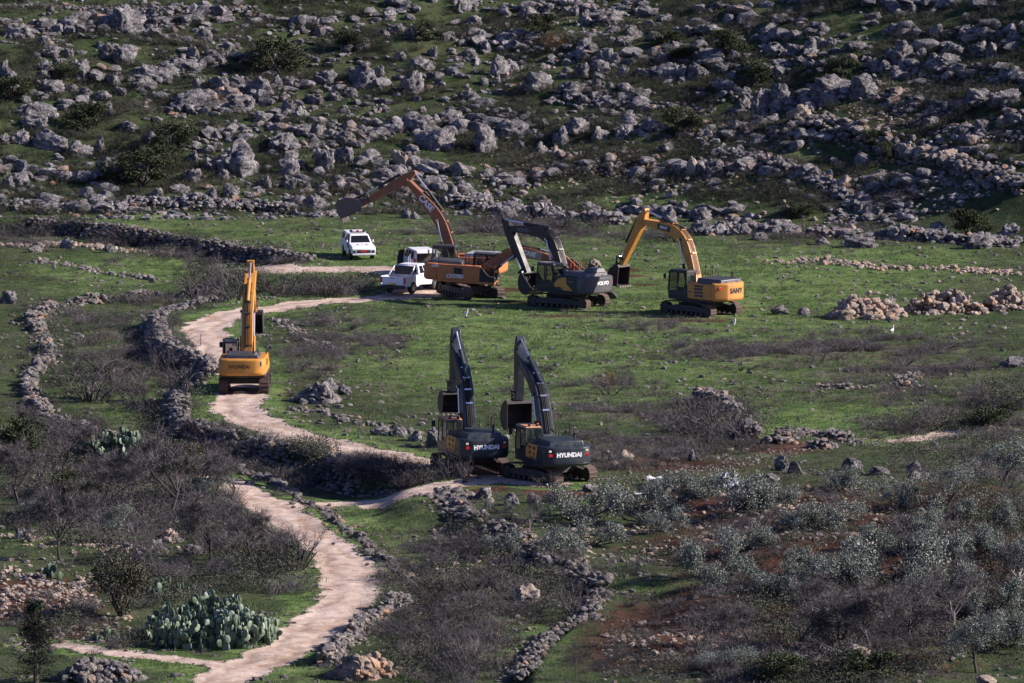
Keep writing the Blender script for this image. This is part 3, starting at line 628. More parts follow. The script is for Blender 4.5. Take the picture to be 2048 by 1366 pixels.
exY, cabY = excavator((490, 778), 1.9, 0, 'yellow excavator driving up the gravel road bend with its boom raised straight ahead', 'excavators', YLW,
    dict(foot=(.3, 1.95), bend=(1.7, 5.15), tip=(4.5, 7.05), end=(6.3, 4.4), rot=4, bw=1.2, bs=1.1, bww=.36), dict(rear=[('HYUNDAI', .12, 1.86, .31, paint('faded_lettering', (.045, .030, .02), .6, .5, (.4, .2, .04)), .012)],
    rlamp=[(-3.22, 1.24, 2.06, .06, .14, M_GRY, 'tail_light'), (-3.22, -1.24, 2.06, .06, .14, M_GRY, 'tail_light')]), 'HYUNDAI')
SNY = dict(frame=M_BLK, left=SUNY, right=SUNY, box=SUNY, cw=SUNY, hoodm=HOODK, boom=SUNY, cab=M_BLK, roof=M_BLK, cyl=M_BLK, clampm=SUNY, hose=paint('dusty_hose', (.20, .13, .08), .7, .5), hood=.36, facet=True, cwz=2.46, guard=True,
           lvents=[(-1.55, -.75, 2.10, 2.24), (-1.55, -.75, 1.88, 2.04), (-1.55, -.75, 1.64, 1.80), (-1.55, -.75, 1.40, 1.56)], ventm=HOODK, beacon=[])
excavator((1402, 627), -45, -45, 'yellow excavator with black cab standing on the meadow, its rear in full sun', 'excavators', SNY,
    dict(foot=(.35, 1.95), bend=(1.95, 5.45), tip=(5.75, 6.2), end=(7.8, 2.95), rot=-14, bw=1.2, bs=1.05), dict(rear=[('SANY', -.05, 1.90, .50, M_INK, .018)], rlamp=[(-3.02, 1.18, 2.12, .20, .09, M_RED, 'tail_light')],
    boom=[(.70, .30, M_WHT, 1, .012, (M_BLK, .62, .20))], side=[('SY390', .0 - .32, 1.72, .16, M_GRY, 1, .004)]), 'SANY')
VLV = dict(frame=VDK, left=VDK, right=VDK, box=VDK, cw=VGR, hoodm=VGR, boom=VDK, cab=VDK, roof=paint('dusty_grey_roof', (.20, .17, .14), .6, .3), cyl=VDK, accent=OCH, hood=.30, hood2=True, cwz=2.40, railm=paint('red_rail', (.42, .06, .03), .5, .2), railr=.032, clampm=VDK, hose=M_RUB,
           lpoly=[(-.06, 1.52), (-.06, 1.78), (-.55, 2.18), (-1.30, 2.30), (-1.30, 1.86), (-1.95, 1.34), (-1.05, 1.34), (-.66, 1.56)], lvents=[(-1.95, -1.45, 1.98, 2.03)], ventm=M_GRY)
excavator((1137, 612), -43, -58, 'dark grey excavator with ochre flash, arm folded so the bucket hangs before the cab', 'excavators', VLV,
    dict(foot=(.35, 1.95), bend=(2.1, 4.95), tip=(6.2, 5.15), end=(4.35, 2.05), rot=-66, bw=1.6, bs=1.05), dict(rear=[('VOLVO', -.15, 1.92, .34, M_WHT, .012)],
    rlamp=[(-3.27, 1.05, 2.02, .13, .05, M_RED, 'tail_light'), (-3.27, 1.05, 1.80, .13, .05, M_RED, 'tail_light'), (-3.27, -1.05, 2.02, .13, .05, M_RED, 'tail_light'), (-3.27, -1.05, 1.80, .13, .05, M_RED, 'tail_light')],
    boom=[(.78, .36, M_GRY, 1, .010, None)]), 'VOLVO')
CSE = dict(frame=ORG, left=ORG, right=ORG, box=VDK, cw=ORG, hoodm=HOODK, boom=ORB, cab=M_BLK, roof=HOODK, cyl=M_BLK, clampm=ORB, hood=.26, seam=True, cwb=1.15)
PLATE = paint('grey_name_plate', (.30, .27, .25), .5, .3)
excavator((940, 592), 95, -26, 'orange excavator beside the white pickup, low boom reaching behind the dark grey machine', 'orange excavators', CSE,
    dict(foot=(.35, 1.9), bend=(3.3, 3.45), tip=(6.6, 2.95), end=(9.3, .95), rot=25, bw=1.5, bs=1.0, pitch=3.5, roll=-1), dict(side=[('CX370D', -1.05, 1.52, .34, M_WHT, -1, .014), ('CASE', -2.55, 2.18, .20, M_WHT, -1, .010)],
    boom=[(.62, .42, M_WHT, -1, .016, (PLATE, .95, .27))]), 'CASE')
CSR = dict(CSE, hoodm=SILV, buck=paint('grey_worn_bucket', (.12, .10, .09), .6, .6, (.20, .14, .10)))
excavator((921, 573), -75, -70, 'orange excavator behind the other orange one, boom raised high and bucket stretched toward the rocks', 'orange excavators', CSR,
    dict(foot=(.3, 1.9), bend=(1.75, 5.15), tip=(4.1, 7.75), end=(7.35, 5.95), rot=40, bw=1.6, bs=1.28), dict(boom=[(.68, .60, M_WHT, 1, .018, None)]), 'CASE')

# the driver sitting in the yellow cab
def skin_figure(name, mat, verts, edges, radii, parent=None, sub=2):
    me = bpy.data.meshes.new(name); me.from_pydata(verts, edges, []); me.materials.append(mat); o = link(name, me, parent)
    sk = o.modifiers.new('skin', 'SKIN'); ss = o.modifiers.new('sub', 'SUBSURF'); ss.levels = ss.render_levels = sub; sk.use_smooth_shade = True
    for i, r_ in enumerate(radii): me.skin_vertices[0].data[i].radius = (r_, r_)
    me.skin_vertices[0].data[0].use_root = True
    return o
SKIN = paint('skin', (.30, .18, .12), .6, .0); CLOTH = paint('dark_jacket', (.02, .022, .03), .8, .2)
mw = exY.matrix_basis
pe = empty('person', mw @ Vector((.62, .95, 1.80)), R(87.4)); tag(pe, 'driver in a dark jacket seated in the cab of the yellow excavator', 'person')
bv = [(0, 0, 0), (-.04, 0, .25), (-.06, 0, .46), (-.03, 0, .56), (-.01, 0, .66), (0, 0, .78), (-.05, .19, .46), (.02, .27, .22), (.28, .24, .12), (.36, .22, .12), (-.05, -.19, .46), (.02, -.27, .22), (.28, -.24, .12), (.36, -.22, .12), (.2, .10, .0), (.46, .12, .02), (.52, .12, -.34), (.62, .12, -.40), (.2, -.10, .0), (.46, -.12, .02), (.52, -.12, -.34), (.62, -.12, -.40)]
be_ = [(0, 1), (1, 2), (2, 3), (3, 4), (4, 5), (2, 6), (6, 7), (7, 8), (8, 9), (2, 10), (10, 11), (11, 12), (12, 13), (0, 14), (14, 15), (15, 16), (16, 17), (0, 18), (18, 19), (19, 20), (20, 21)]
skin_figure('body', CLOTH, bv, be_, [.15, .14, .14, .065, .10, .085, .08, .055, .04, .035, .08, .055, .04, .035, .10, .075, .055, .045, .10, .075, .055, .045], pe, 1)
MB().tube([(.10, 0, .69), (.13, 0, .67)], .018, 6).obj('nose', SKIN, pe)
hm = bpy.data.meshes.new('hair'); bm = bmesh.new(); bmesh.ops.create_uvsphere(bm, u_segments=14, v_segments=10, radius=.112); bmesh.ops.delete(bm, geom=[v for v in bm.verts if v.co.z < -.03 and v.co.x > -.02], context='VERTS'); bmesh.ops.translate(bm, verts=bm.verts, vec=(-.01, 0, .73)); bm.to_mesh(hm); bm.free(); hm.materials.append(M_BLK); link('hair', hm, pe)

# ------------------------------------------------------------------ the three white vehicles
WHITE = paint('white_car_paint', (.74, .75, .78), .3, .12, (.40, .34, .28)); CARGL = paint('dark_car_glass', (.010, .012, .016), .22, .05); CARGL.node_tree.nodes['Principled BSDF'].inputs['Specular IOR Level'].default_value = .18; TRIM = paint('black_trim', (.016, .016, .018), .55, .2); RIM = paint('alloy_rim', (.42, .42, .44), .3, .2, metal=.7); PLR = paint('red_number_plate', (.50, .02, .025), .5, .1); PLY = paint('yellow_number_plate', (.62, .38, .04), .5, .1); CLR = paint('headlamp_glass', (.55, .58, .62), .12, .05)
def arch(xc, r, n=8): return [(xc + r * math.cos(R(a)), .38 + r * math.sin(R(a))) for a in np.linspace(180, 0, n)]
def wheels(root, xs, half, r=.38):
    for x in xs:
        for s in (-1, 1):
            y = s * half
            wv = MB().tube([(x, y - .12, r), (x, y + .12, r)], r, 20).obj('wheel', M_RUB, root, .03)
            rm = MB().tube([(x, y + s * .10, r), (x, y + s * .128, r)], r * .58, 16)
            rm.obj('rim', TRIM, wv)
            sp = MB()
            for k in range(6):
                a = k * math.pi / 3; ca, sa = math.cos(a), math.sin(a)
                sp.add([(x + ca * .04 - sa * .03, y + s * .131, r + sa * .04 + ca * .03), (x + ca * .04 + sa * .03, y + s * .131, r + sa * .04 - ca * .03), (x + ca * .24 + sa * .045, y + s * .131, r + sa * .24 - ca * .045), (x + ca * .24 - sa * .045, y + s * .131, r + sa * .24 + ca * .045)], [(0, 1, 2, 3)])
            sp.obj('rim_spoke', RIM, wv)
def cabin(root, base, roof, mat, wins, name='cabin'):
    """base / roof: x0,x1,half width,z ; wins: list of (face, u0,u1,v0,v1)"""
    (b0, b1, bw_, bz), (r0, r1, rw, rz) = base, roof
    B = [(b0, -bw_, bz), (b1, -bw_, bz), (b1, bw_, bz), (b0, bw_, bz)]; T = [(r0, -rw, rz), (r1, -rw, rz), (r1, rw, rz), (r0, rw, rz)]
    c = MB().add(B + T, [(3, 2, 1, 0), (4, 5, 6, 7), (0, 1, 5, 4), (1, 2, 6, 5), (2, 3, 7, 6), (3, 0, 4, 7)]).obj(name, mat, root, .05, seg=3)
    faces = {'right': (B[0], B[1], T[1], T[0]), 'front': (B[1], B[2], T[2], T[1]), 'left': (B[2], B[3], T[3], T[2]), 'rear': (B[3], B[0], T[0], T[3])}
    for (f, u0, u1, v0, v1) in wins:
        q = [Vector(p) for p in faces[f]]; n = (q[1] - q[0]).cross(q[3] - q[0]).normalized()
        def P(u, v): return (q[0].lerp(q[1], u)).lerp(q[3].lerp(q[2], u), v) + n * .006
        MB().quad(P(u0, v0), P(u1, v0), P(u1, v1), P(u0, v1)).obj({'front': 'windscreen', 'rear': 'rear_window'}.get(f, 'window'), CARGL, c)
    return c
def mirrors(root, x, y, z, m):
    for s in (-1, 1): MB().box(x - .06, x + .08, s * y - .10 * (s < 0), s * y + .10 * (s > 0) + 0.001, z, z + .20).obj('mirror', m, root, .03)
def body(root, prof, half, mat, name='body'): return MB().prism(prof, -half, half).obj(name, mat, root, .06, seg=3)
# pickup with an open bed
g = at(823, 582); pk = empty('pickup_truck', g, R(90 - 28)); tag(pk, 'white pickup truck with open bed and roll bar parked nose up to the orange excavator', 'pickup', 'white vehicles')
prof = [(2.70, .50), (2.72, .98), (2.55, 1.10), (1.10, 1.18), (-.60, 1.20), (-.60, .66)]
pl = body(pk, [(-.60, .52)] + [(p) for p in arch(1.72, .46)][0:0] + [(1.22, .40)] + arch(1.72, .47)[1:-1] + [(2.22, .44), (2.70, .50), (2.74, .95), (2.55, 1.10), (1.15, 1.19), (-.60, 1.22)], .93, WHITE)
for s in (-1, 1):
    MB().prism([(-2.72, .62), (-2.05, .52)] + arch(-1.55, .47)[1:-1] + [(-1.02, .42), (-.60, .52), (-.60, 1.22), (-2.72, 1.22)], s * .93 - .045, s * .93 + .045).obj('bed_side', WHITE, pk, .02)
MB().box(-2.66, -.62, -.88, .88, .64, .70).obj('bed_floor', TRIM, pk)
tg = MB().box(-2.74, -2.66, -.82, .82, .66, 1.20).obj('tailgate', WHITE, pk, .02); MB().box(-2.755, -2.73, -.16, .16, 1.10, 1.16).obj('handle', TRIM, tg)
MB().box(-2.88, -2.70, -.93, .93, .44, .62).obj('rear_bumper', TRIM, pk, .03)
MB().box(-2.765, -2.75, -.26, .26, .66, .78).obj('number_plate', PLY, pk)
for s in (-1, 1): MB().box(-2.76, -2.60, s * .90 - .07, s * .90 + .075, .78, 1.18).obj('tail_light', M_RED, pk, .02)
cabin(pk, (-.62, 1.25, .90, 1.19), (-.50, .66, .74, 1.86), WHITE, [('front', .06, .94, .08, .92), ('rear', .10, .90, .16, .86), ('left', .10, .88, .12, .86), ('right', .10, .45, .12, .86), ('right', .50, .88, .12, .86)])
rb = MB()
for s in (-1, 1): rb.tube([(-1.75, s * .84, 1.20), (-1.35, s * .82, 1.50), (-1.05, s * .76, 1.74), (-.95, s * .74, 1.78)], .05, 8)
rb.tube([(-.95, -.74, 1.78), (-.95, .74, 1.78)], .05, 8); rb.obj('roll_bar', WHITE, pk, smooth=True)
MB().box(-1.02, -.98, -.74, .74, 1.22, 1.80).obj('headboard', TRIM, pk)
an = MB().tube([(-.75, -.3, 1.74), (-.80, -.3, 2.6)], .015, 5).tube([(-.78, -.16, 1.74), (-.78, -.18, 2.45)], .015, 5); an.obj('aerial', M_WHT, pk)
pk.scale = (1.03, 1.08, 1.08); wheels(pk, (-1.55, 1.72), .84, .41); mirrors(pk, .92, .98, 1.24, WHITE)
for s in (-1, 1): MB().box(2.55, 2.745, s * .72 - .18, s * .72 + .18, .80, 1.0).obj('headlight', CLR, pk, .03)
MB().box(2.72, 2.755, -.5, .5, .55, .95).obj('grille', TRIM, pk)
# patrol pickup with a closed canopy
g = at(716, 514); pt = empty('patrol_truck', g, R(90 - 169)); tag(pt, 'white canopied patrol truck with roof lights and red number plate on the grass', 'patrol truck', 'white vehicles')
body(pt, [(-2.62, .55), (-2.0, .50)] + arch(-1.5, .46)[1:-1] + [(-1.0, .42), (1.05, .42)] + arch(1.55, .46)[1:-1] + [(2.05, .46), (2.58, .50), (2.64, .86), (2.45, 1.06), (1.10, 1.20), (-2.62, 1.16)], .91, WHITE)
cabin(pt, (-.95, 1.18, .89, 1.17), (-.80, .50, .70, 1.80), WHITE, [('front', .07, .93, .08, .84), ('left', .08, .46, .1, .86), ('left', .50, .90, .1, .86), ('right', .10, .46, .1, .86), ('right', .50, .92, .1, .86)])
cabin(pt, (-2.60, -.98, .89, 1.14), (-2.45, -.98, .74, 1.86), WHITE, [('left', .15, .85, .25, .8), ('right', .15, .85, .25, .8), ('rear', .1, .9, .2, .85)], 'canopy')
lb = MB().box(-.30, -.08, -.55, .55, 1.86, 1.93).obj('light_bar', TRIM, pt, .01)
for y in (-.5, .5): MB().box(-.36, -.04, y - .10, y + .10, 1.93, 2.06).obj('lamp', TRIM, lb, .02)
MB().box(-.27, -.10, -.09, .09, 1.93, 2.04).obj('red_lamp', M_RED, lb, .02)
for s in (-1, 1):
    MB().prism([(2.40, .82), (2.63, .80), (2.50, 1.0), (2.30, 1.04)], s * .70 - .18, s * .70 + .18).obj('headlight', CLR, pt, .02)
    MB().box(2.55, 2.665, s * .74 - .10, s * .74 + .10, .56, .76).obj('fog_lamp', TRIM, pt, .02)
gr = MB().box(2.60, 2.668, -.50, .50, .58, .80).obj('grille', TRIM, pt, .02); MB().box(2.668, 2.68, -.26, .26, .64, .76).obj('number_plate', PLR, pt)
MB().box(2.58, 2.70, -.88, .88, .40, .54).obj('bumper', WHITE, pt, .03)
wheels(pt, (-1.5, 1.55), .82); mirrors(pt, .88, .96, 1.22, WHITE)
sb = MB().tube([(1.45, -.98, .9), (.9, -.98, 1.2), (.85, -.96, 1.75)], .05, 8); sb.obj('snorkel', TRIM, pt)
for y in (-.35, .35): MB().box(1.85, 1.93, y - .04, y + .04, 1.11, 1.18).obj('washer_nozzle', TRIM, pt)
# wagon with its tailgate raised
g = at(838, 548); wg = empty('wagon', g, R(90 + 14)); tag(wg, 'white wagon with raised tailgate and open side door, half hidden by the pickup', 'car', 'white vehicles')
body(wg, [(-2.35, .50), (-1.85, .46)] + arch(-1.4, .45)[1:-1] + [(-.92, .42), (.95, .42)] + arch(1.42, .45)[1:-1] + [(1.9, .45), (2.35, .5), (2.38, .9), (2.15, 1.05), (1.15, 1.14), (-2.33, 1.14)], .91, WHITE)
cw_ = cabin(wg, (-2.32, 1.10, .89, 1.12), (-1.98, .40, .72, 1.78), WHITE, [('front', .07, .93, .08, .9), ('left', .06, .32, .12, .86), ('left', .36, .62, .12, .86), ('left', .66, .93, .12, .86), ('right', .06, .32, .12, .86), ('right', .36, .62, .12, .86), ('right', .66, .93, .12, .86)])
MB().add([(-2.36, -.66, .72), (-2.36, .66, .72), (-2.36, .70, 1.15), (-2.06, .60, 1.66), (-2.06, -.60, 1.66), (-2.36, -.70, 1.15)], [(0, 1, 2, 5), (2, 3, 4, 5)]).obj('boot_shade_panel', M_BLK, wg)  # flat black panel in place of the shaded boot interior
tgm = MB(); tgm.add([(-2.0, -.70, 1.80), (-2.0, .70, 1.80), (-2.95, .82, 1.66), (-2.95, -.82, 1.66), (-2.0, -.70, 1.85), (-2.0, .70, 1.85), (-2.95, .82, 1.72), (-2.95, -.82, 1.72)], [(0, 1, 2, 3), (4, 5, 6, 7), (0, 1, 5, 4), (1, 2, 6, 5), (2, 3, 7, 6), (3, 0, 4, 7)])
tgm.obj('tailgate', WHITE, wg, .02)
for s in (-1, 1): MB().box(-2.40, -2.25, s * .84 - .06, s * .84 + .07, .92, 1.28).obj('tail_light', M_RED, wg, .02)
MB().box(-2.48, -2.30, -.88, .88, .46, .70).obj('rear_bumper', WHITE, wg, .04)
MB().add([(.55, .93, .45), (.62, .93, 1.12), (.35, .90, 1.66), (.40, 1.30, 1.60), (.50, 1.40, 1.12), (.48, 1.40, .50)], [(0, 1, 4, 5), (1, 2, 3, 4)]).obj('open_door', TRIM, wg)  # door of the white car in black: its shadow put into the colour
wg.scale = (1.1, 1.1, 1.12); wheels(wg, (-1.4, 1.42), .82, .37); mirrors(wg, .85, .95, 1.18, TRIM)

# ------------------------------------------------------------------ stones and walls
def ico(sub):
    bm = bmesh.new(); bmesh.ops.create_icosphere(bm, subdivisions=sub, radius=1.0)
    V = np.array([v.co[:] for v in bm.verts]); Fc = np.array([[v.index for v in f.verts] for f in bm.faces]); bm.free(); return V, Fc
def blocky(V, seed, cuts, rough):
    r_ = np.random.default_rng(seed); W = V.copy()
    for _ in range(cuts):
        n = r_.normal(size=3); n /= np.linalg.norm(n); d = r_.uniform(.52, .82); e = W @ n - d; W = W - np.where(e > 0, e, 0)[:, None] * n
    return W * (1 + r_.normal(size=(len(V), 1)) * rough)
STONES = []                                       # low stones for walls and scatter
v1, f1 = ico(1); v2_, f2 = ico(2)
for k in range(14): STONES.append((blocky(v1, 100 + k, 7, .07), f1, np.zeros(len(v1))))
STONES2 = [(blocky(v2_, 300 + k, 9, .045), f2, np.random.default_rng(k).normal(size=len(v2_)) * .03) for k in range(12)]
def stones_mesh(name, P, S, tint, mat, protos=STONES, tiltmax=.5):
    n = len(P); T = xform(np.asarray(P, float), np.asarray(S, float), rng.uniform(0, 6.3, n), rng.uniform(-tiltmax, tiltmax, n))
    V, Fc, tv = merge(protos, rng.integers(0, len(protos), n), T, np.asarray(tint, float)); return npmesh(name, V, Fc, mat, tv)
def densify(pl, step, world=False):
    pts = [np.array(at(*p)[:2]) for p in pl] if not world else pl; out = []
    for a, b in zip(pts[:-1], pts[1:]):
        n = max(1, int(np.hypot(*(b - a)) / step))
        for i in range(n): out.append((a + (b - a) * i / n, (b - a) / np.hypot(*(b - a))))
    return out
def stone_wall(pl, h, th, size, label, mat=None, ragged=.35, och=.35, drop=0.0, group='dry stone walls'):
    """a dry wall of loose stones along pl (pixels): h high, th thick; drop: how far its outer face goes down below the line"""
    P, S, TN = [], [], []; base = None
    dl = densify(pl, size * .8); acc = 0.0
    for (q, d) in dl:
        nx = np.array([-d[1], d[0]]); acc += size * .8
        hh = h * (1 - ragged * vnoise(np.array([acc / 2.2]), np.array([pl[0][0] * 1.0]), 4)[0] * 1.6) + drop
        ly = max(1, int(round(hh / (size * .62)))); wd = max(1, int(round(th / (size * .8))))
        for j in range(ly):
            for k in range(wd):
                if 0 < k < wd - 1 and j < ly - 1: continue
                if ragged > .65 and rng.random() < (.72 if ragged > .8 else .35): continue
                t_ = (k - (wd - 1) / 2) * size * .8 * (1 - .3 * j / max(ly, 1))
                p = q + nx * (t_ + rng.normal() * size * .32 + .5 * (vnoise(np.array([acc / 3.0]), np.array([pl[0][0] * .7]), 6)[0] - .5)) + d * rng.normal() * size * .4
                P.append((p[0], p[1], j * size * .62)); s = size * rng.uniform(.30, .88) * (1.45 if rng.random() < .10 else 1); S.append((s * rng.uniform(.9, 1.4), s * rng.uniform(.8, 1.1), s * rng.uniform(.55, .95))); TN.append(rng.beta(2, 2) * .7 + (och if rng.random() < .22 else 0))
        if rng.random() < .55:                      # fallen stones
            t_ = rng.normal() * th * 1.2; p = q + nx * t_; P.append((p[0], p[1], 0.0)); s = size * rng.uniform(.3, .7); S.append((s * 1.2, s, s * .7)); TN.append(rng.random())
    P = np.array(P); zg = zt(P[:, 0], P[:, 1])
    if drop: 
        zq = np.array([max(float(zt(np.array([p[0]]), np.array([p[1]]))[0]), -99) for p in P[:1]])
    P[:, 2] += zg + size * .12
    c = P.mean(0); me = stones_mesh('stone_wall', P - c, S, np.clip(TN, 0, 1), mat or M_WALL)
    return tag(link('stone_wall', me, loc=c), label, 'stone wall', group)
def face_wall(pl, label, top=.35, size=.36, ragged=.4, gap=.0):
    """retaining wall: stones cover the step below the line and stand a little above it"""
    P, S, TN = [], [], []
    for (q, d) in densify(pl, size * .75):
        nx = np.array([d[1], -d[0]]); a = q + nx * 1.1; b = q - nx * .6
        za, zb = zt(np.array([a[0], b[0]]), np.array([a[1], b[1]])); lo, hi = min(za, zb), max(za, zb)
        dn = nx if za < zb else -nx
        if gap and vnoise(np.array([q[0] / 1.6]), np.array([q[1] / 1.6]), 19)[0] < gap: tp = lo + (hi - lo) * rng.uniform(.1, .6)
        else: tp = hi + top * (1 - ragged * rng.random() * 1.4)
        ly = max(2, int((tp - lo) / (size * .62)))
        for j in range(ly + 1):
            f = j / ly; z = lo + (tp - lo) * f; off = .95 - .80 * f
            for k in range(1 if j < ly - 1 else 2):
                p = q + dn * (off - k * .45 + rng.normal() * .13) + d * rng.normal() * size * .35
                P.append((p[0], p[1], z)); s = size * rng.uniform(.34, .74) * (1.5 if rng.random() < .10 else 1); S.append((s * rng.uniform(1, 1.4), s * rng.uniform(.8, 1.2), s * rng.uniform(.6, .95))); TN.append(rng.beta(2, 2) * .7 + (.3 if rng.random() < .15 else 0))
        if rng.random() < .5:
            p = q + dn * rng.uniform(.8, 1.8); P.append((p[0], p[1], float(zt(np.array([p[0]]), np.array([p[1]]))[0]))); s = size * rng.uniform(.3, .6); S.append((s, s, s * .7)); TN.append(rng.random())
    P = np.array(P); c = P.mean(0); me = stones_mesh('stone_wall', P - c, S, np.clip(TN, 0, 1), M_WALL)
    return tag(link('stone_wall', me, loc=c), label, 'stone wall', 'dry stone walls')
face_wall([(60, 441), (140, 446), (215, 455), (330, 472), (450, 490), (560, 508), (628, 521)], 'terrace wall below the green strip, running down toward the patrol truck', .22, .34, .6, .15)
face_wall([(430, 602), (340, 622), (312, 650), (330, 690), (400, 720), (430, 745), (377, 780), (352, 800), (366, 850), (450, 872), (600, 903), (720, 935), (835, 958)], 'long winding retaining wall along the outer edge of the gravel road bend', .34, .40, .6, .22)
face_wall([(885, 985), (940, 1030), (1040, 1072), (1090, 1126), (1170, 1146), (1212, 1186)], 'ruined retaining wall descending below the dark teal excavators between scrub and red soil', .30, .44, .6, .45)
face_wall([(1212, 1186), (1170, 1240), (1120, 1275), (1085, 1305), (1040, 1366)], 'low broken wall of pale stones at the foot of the red soil slope', .18, .34, .9)
stone_wall([(445, 588), (390, 592), (300, 594), (200, 604), (110, 612)], .85, .7, .34, 'field wall under brown scrub, straight stretch above the enclosed field', och=.45, ragged=.62)
stone_wall([(110, 612), (62, 640), (88, 680), (102, 715), (70, 745), (55, 790), (80, 820), (130, 848), (200, 872), (260, 890), (330, 905)], .75, .75, .33, 'crooked field wall curling round the outer side of the enclosed brown field', och=.45, ragged=.62)
stone_wall([(600, 1000), (625, 1012), (690, 1058), (735, 1098), (770, 1122), (800, 1150), (818, 1172)], .45, .6, .30, 'low stone line beside the lower road, opposite the cactus clump', ragged=.6)
stone_wall([(822, 1205), (790, 1218), (740, 1248), (700, 1280), (665, 1318), (650, 1335)], .95, .8, .30, 'tumbled pale wall on the inner side of the lower road bend')
stone_wall([(470, 940), (520, 955), (562, 972), (585, 992)], .5, .7, .32, 'short stone line at the top of the lower road', ragged=.6)
stone_wall([(0, 412), (110, 418), (200, 408), (300, 412), (420, 414), (520, 420), (620, 430), (690, 432)], 1.0, 2.0, .44, 'rubble row at the foot of the rocky hillside, left of the raised bucket', ragged=.7, mat=M_ROCK)
stone_wall([(880, 405), (960, 415), (1050, 428), (1150, 440), (1260, 448)], 1.1, 2.4, .48, 'rubble row at the foot of the hillside between the two raised booms', ragged=.6, mat=M_ROCK)
stone_wall([(1390, 470), (1480, 458), (1580, 466), (1700, 474), (1800, 478), (1900, 484), (2048, 492)], 1.15, 2.8, .52, 'rubble row at the foot of the hillside right of the yellow boom', ragged=.6, mat=M_ROCK)
stone_wall([(1595, 242), (1660, 262), (1720, 276), (1790, 300), (1860, 318), (1930, 345), (2000, 362), (2060, 385)], 1.3, 1.6, .54, 'long pale terrace wall slanting down the right end of the hillside', och=.45)
stone_wall([(1400, 268), (1430, 300), (1480, 318), (1560, 330), (1640, 362), (1690, 400), (1730, 418)], .8, 1.5, .46, 'second slanting rubble wall on the hillside above the yellow boom', och=.45, mat=M_ROCK)
stone_wall([(0, 12), (120, 14), (230, 22), (330, 26), (440, 28), (520, 22)], .5, .8, .34, 'rubble wall along the top edge of the hillside beside the rock pinnacle', ragged=.5, mat=M_ROCK)
stone_wall([(1120, 185), (1200, 208), (1300, 214), (1380, 216), (1435, 222)], .6, 1.0, .42, 'low row of grey stones crossing the middle of the hillside', ragged=.6, mat=M_ROCK)
stone_wall([(1625, 778), (1700, 778), (1770, 776), (1840, 772)], .35, .45, .32, 'thin row of pale stones lying across the green meadow', ragged=.7)
stone_wall([(1805, 762), (1850, 745), (1880, 742)], .5, .8, .30, 'small heap of stones behind the thin meadow row', ragged=.5)
stone_wall([(1398, 800), (1430, 806), (1462, 825), (1480, 850), (1505, 880)], .95, .9, .36, 'ruined wall under dense grey brush in the middle of the meadow')
stone_wall([(1545, 888), (1600, 872), (1650, 868), (1700, 885)], .6, 1.2, .36, 'stone heap beside the red earth track, right of the brushy ruin', ragged=.5)
stone_wall([(1540, 525), (1620, 522), (1700, 530), (1790, 540), (1860, 535), (1960, 545), (2050, 548)], 0.5, 2.6, .36, 'scattered row of reddish stones at the far end of the meadow', ragged=.9, och=.6, mat=M_OCH)
stone_wall([(15, 490), (70, 492), (130, 486), (200, 496), (260, 504), (355, 512)], .45, 1.3, .36, 'row of reddish rocks below the green strip', ragged=.8, och=.6, mat=M_OCH)
stone_wall([(70, 520), (130, 530), (200, 545), (290, 560)], .32, 1.2, .34, 'sparse line of grey stones in the upper field', ragged=.95)
stone_wall([(585, 818), (640, 822), (700, 842), (760, 856), (830, 868), (885, 878)], .35, 1.0, .42, 'line of boulders edging the meadow along the gravel road', ragged=.9)
stone_wall([(560, 640), (600, 672), (640, 690), (660, 705)], .3, 1.2, .30, 'stones among scrub on the inner side of the road bend', ragged=.9)
stone_wall([(430, 600), (500, 598), (560, 596)], .18, .5, .26, 'short row of pale stones on the grassy verge above the bend', ragged=.9)
stone_wall([(0, 1070), (60, 1078), (130, 1085), (220, 1098), (330, 1105)], .30, .9, .30, 'row of reddish stones above the cactus clumps', ragged=.9, och=.7, mat=M_OCH)
stone_wall([(20, 1150), (70, 1160), (140, 1170), (185, 1175)], .45, .6, .30, 'broken low wall under the small cactus', ragged=.7)
stone_wall([(1830, 300), (1900, 255), (1960, 275), (2048, 280)], .5, 1.4, .42, 'jumble of rocks at the right edge of the hillside', ragged=.8, mat=M_ROCK)
def rubble(u, v, wpx, hpx, size, label, mat=M_OCH, och=.5, n=None):
    c = at(u, v); k = ppm(c); rx = wpx / k / 2; H = hpx / k; ry = max(rx * .7, .8); n = n or int(60 + 26 * rx * ry * H / size ** 3 * .05)
    P, S, TN = [], [], []
    SUB = [(rng.uniform(-.55, .55) * rx, rng.uniform(-.4, .4) * ry, rng.uniform(.38, .62), rng.uniform(.5, 1.1)) for _ in range(5)]; SUB[0] = (0, 0, .7, 1.0); rx0, ry0, H0 = rx, ry, H
    for i in range(n):
        sb = SUB[i % 5]; rx, ry, H = rx0 * sb[2], ry0 * sb[2], H0 * sb[3]
        a = rng.uniform(0, 6.283); r_ = math.sqrt(rng.random()) * 1.08; lump = .75 + .5 * vnoise(np.array([a * 1.3]), np.array([u * .1]), 8)[0]
        x, y = rx * r_ * math.cos(a), ry * r_ * math.sin(a); zc = max(0, H * (1 - r_ ** 1.4) * lump)
        s = size * rng.uniform(.4, .9) * (1.5 if rng.random() < .08 else 1)
        P.append((c.x + x + sb[0], c.y + ry0 + y + sb[1], zc * rng.uniform(.75, 1.0))); S.append((s * rng.uniform(.9, 1.3), s, s * rng.uniform(.6, 1))); TN.append(rng.random() * .6 + (och if rng.random() < .45 else 0))
    P = np.array(P); P[:, 2] += zt(P[:, 0], P[:, 1]); q = P.mean(0)
    return tag(link('rubble_pile', stones_mesh('rubble_pile', P - q, S, np.clip(TN, 0, 1), mat, STONES2), loc=q), label, 'rubble pile', 'rubble piles')
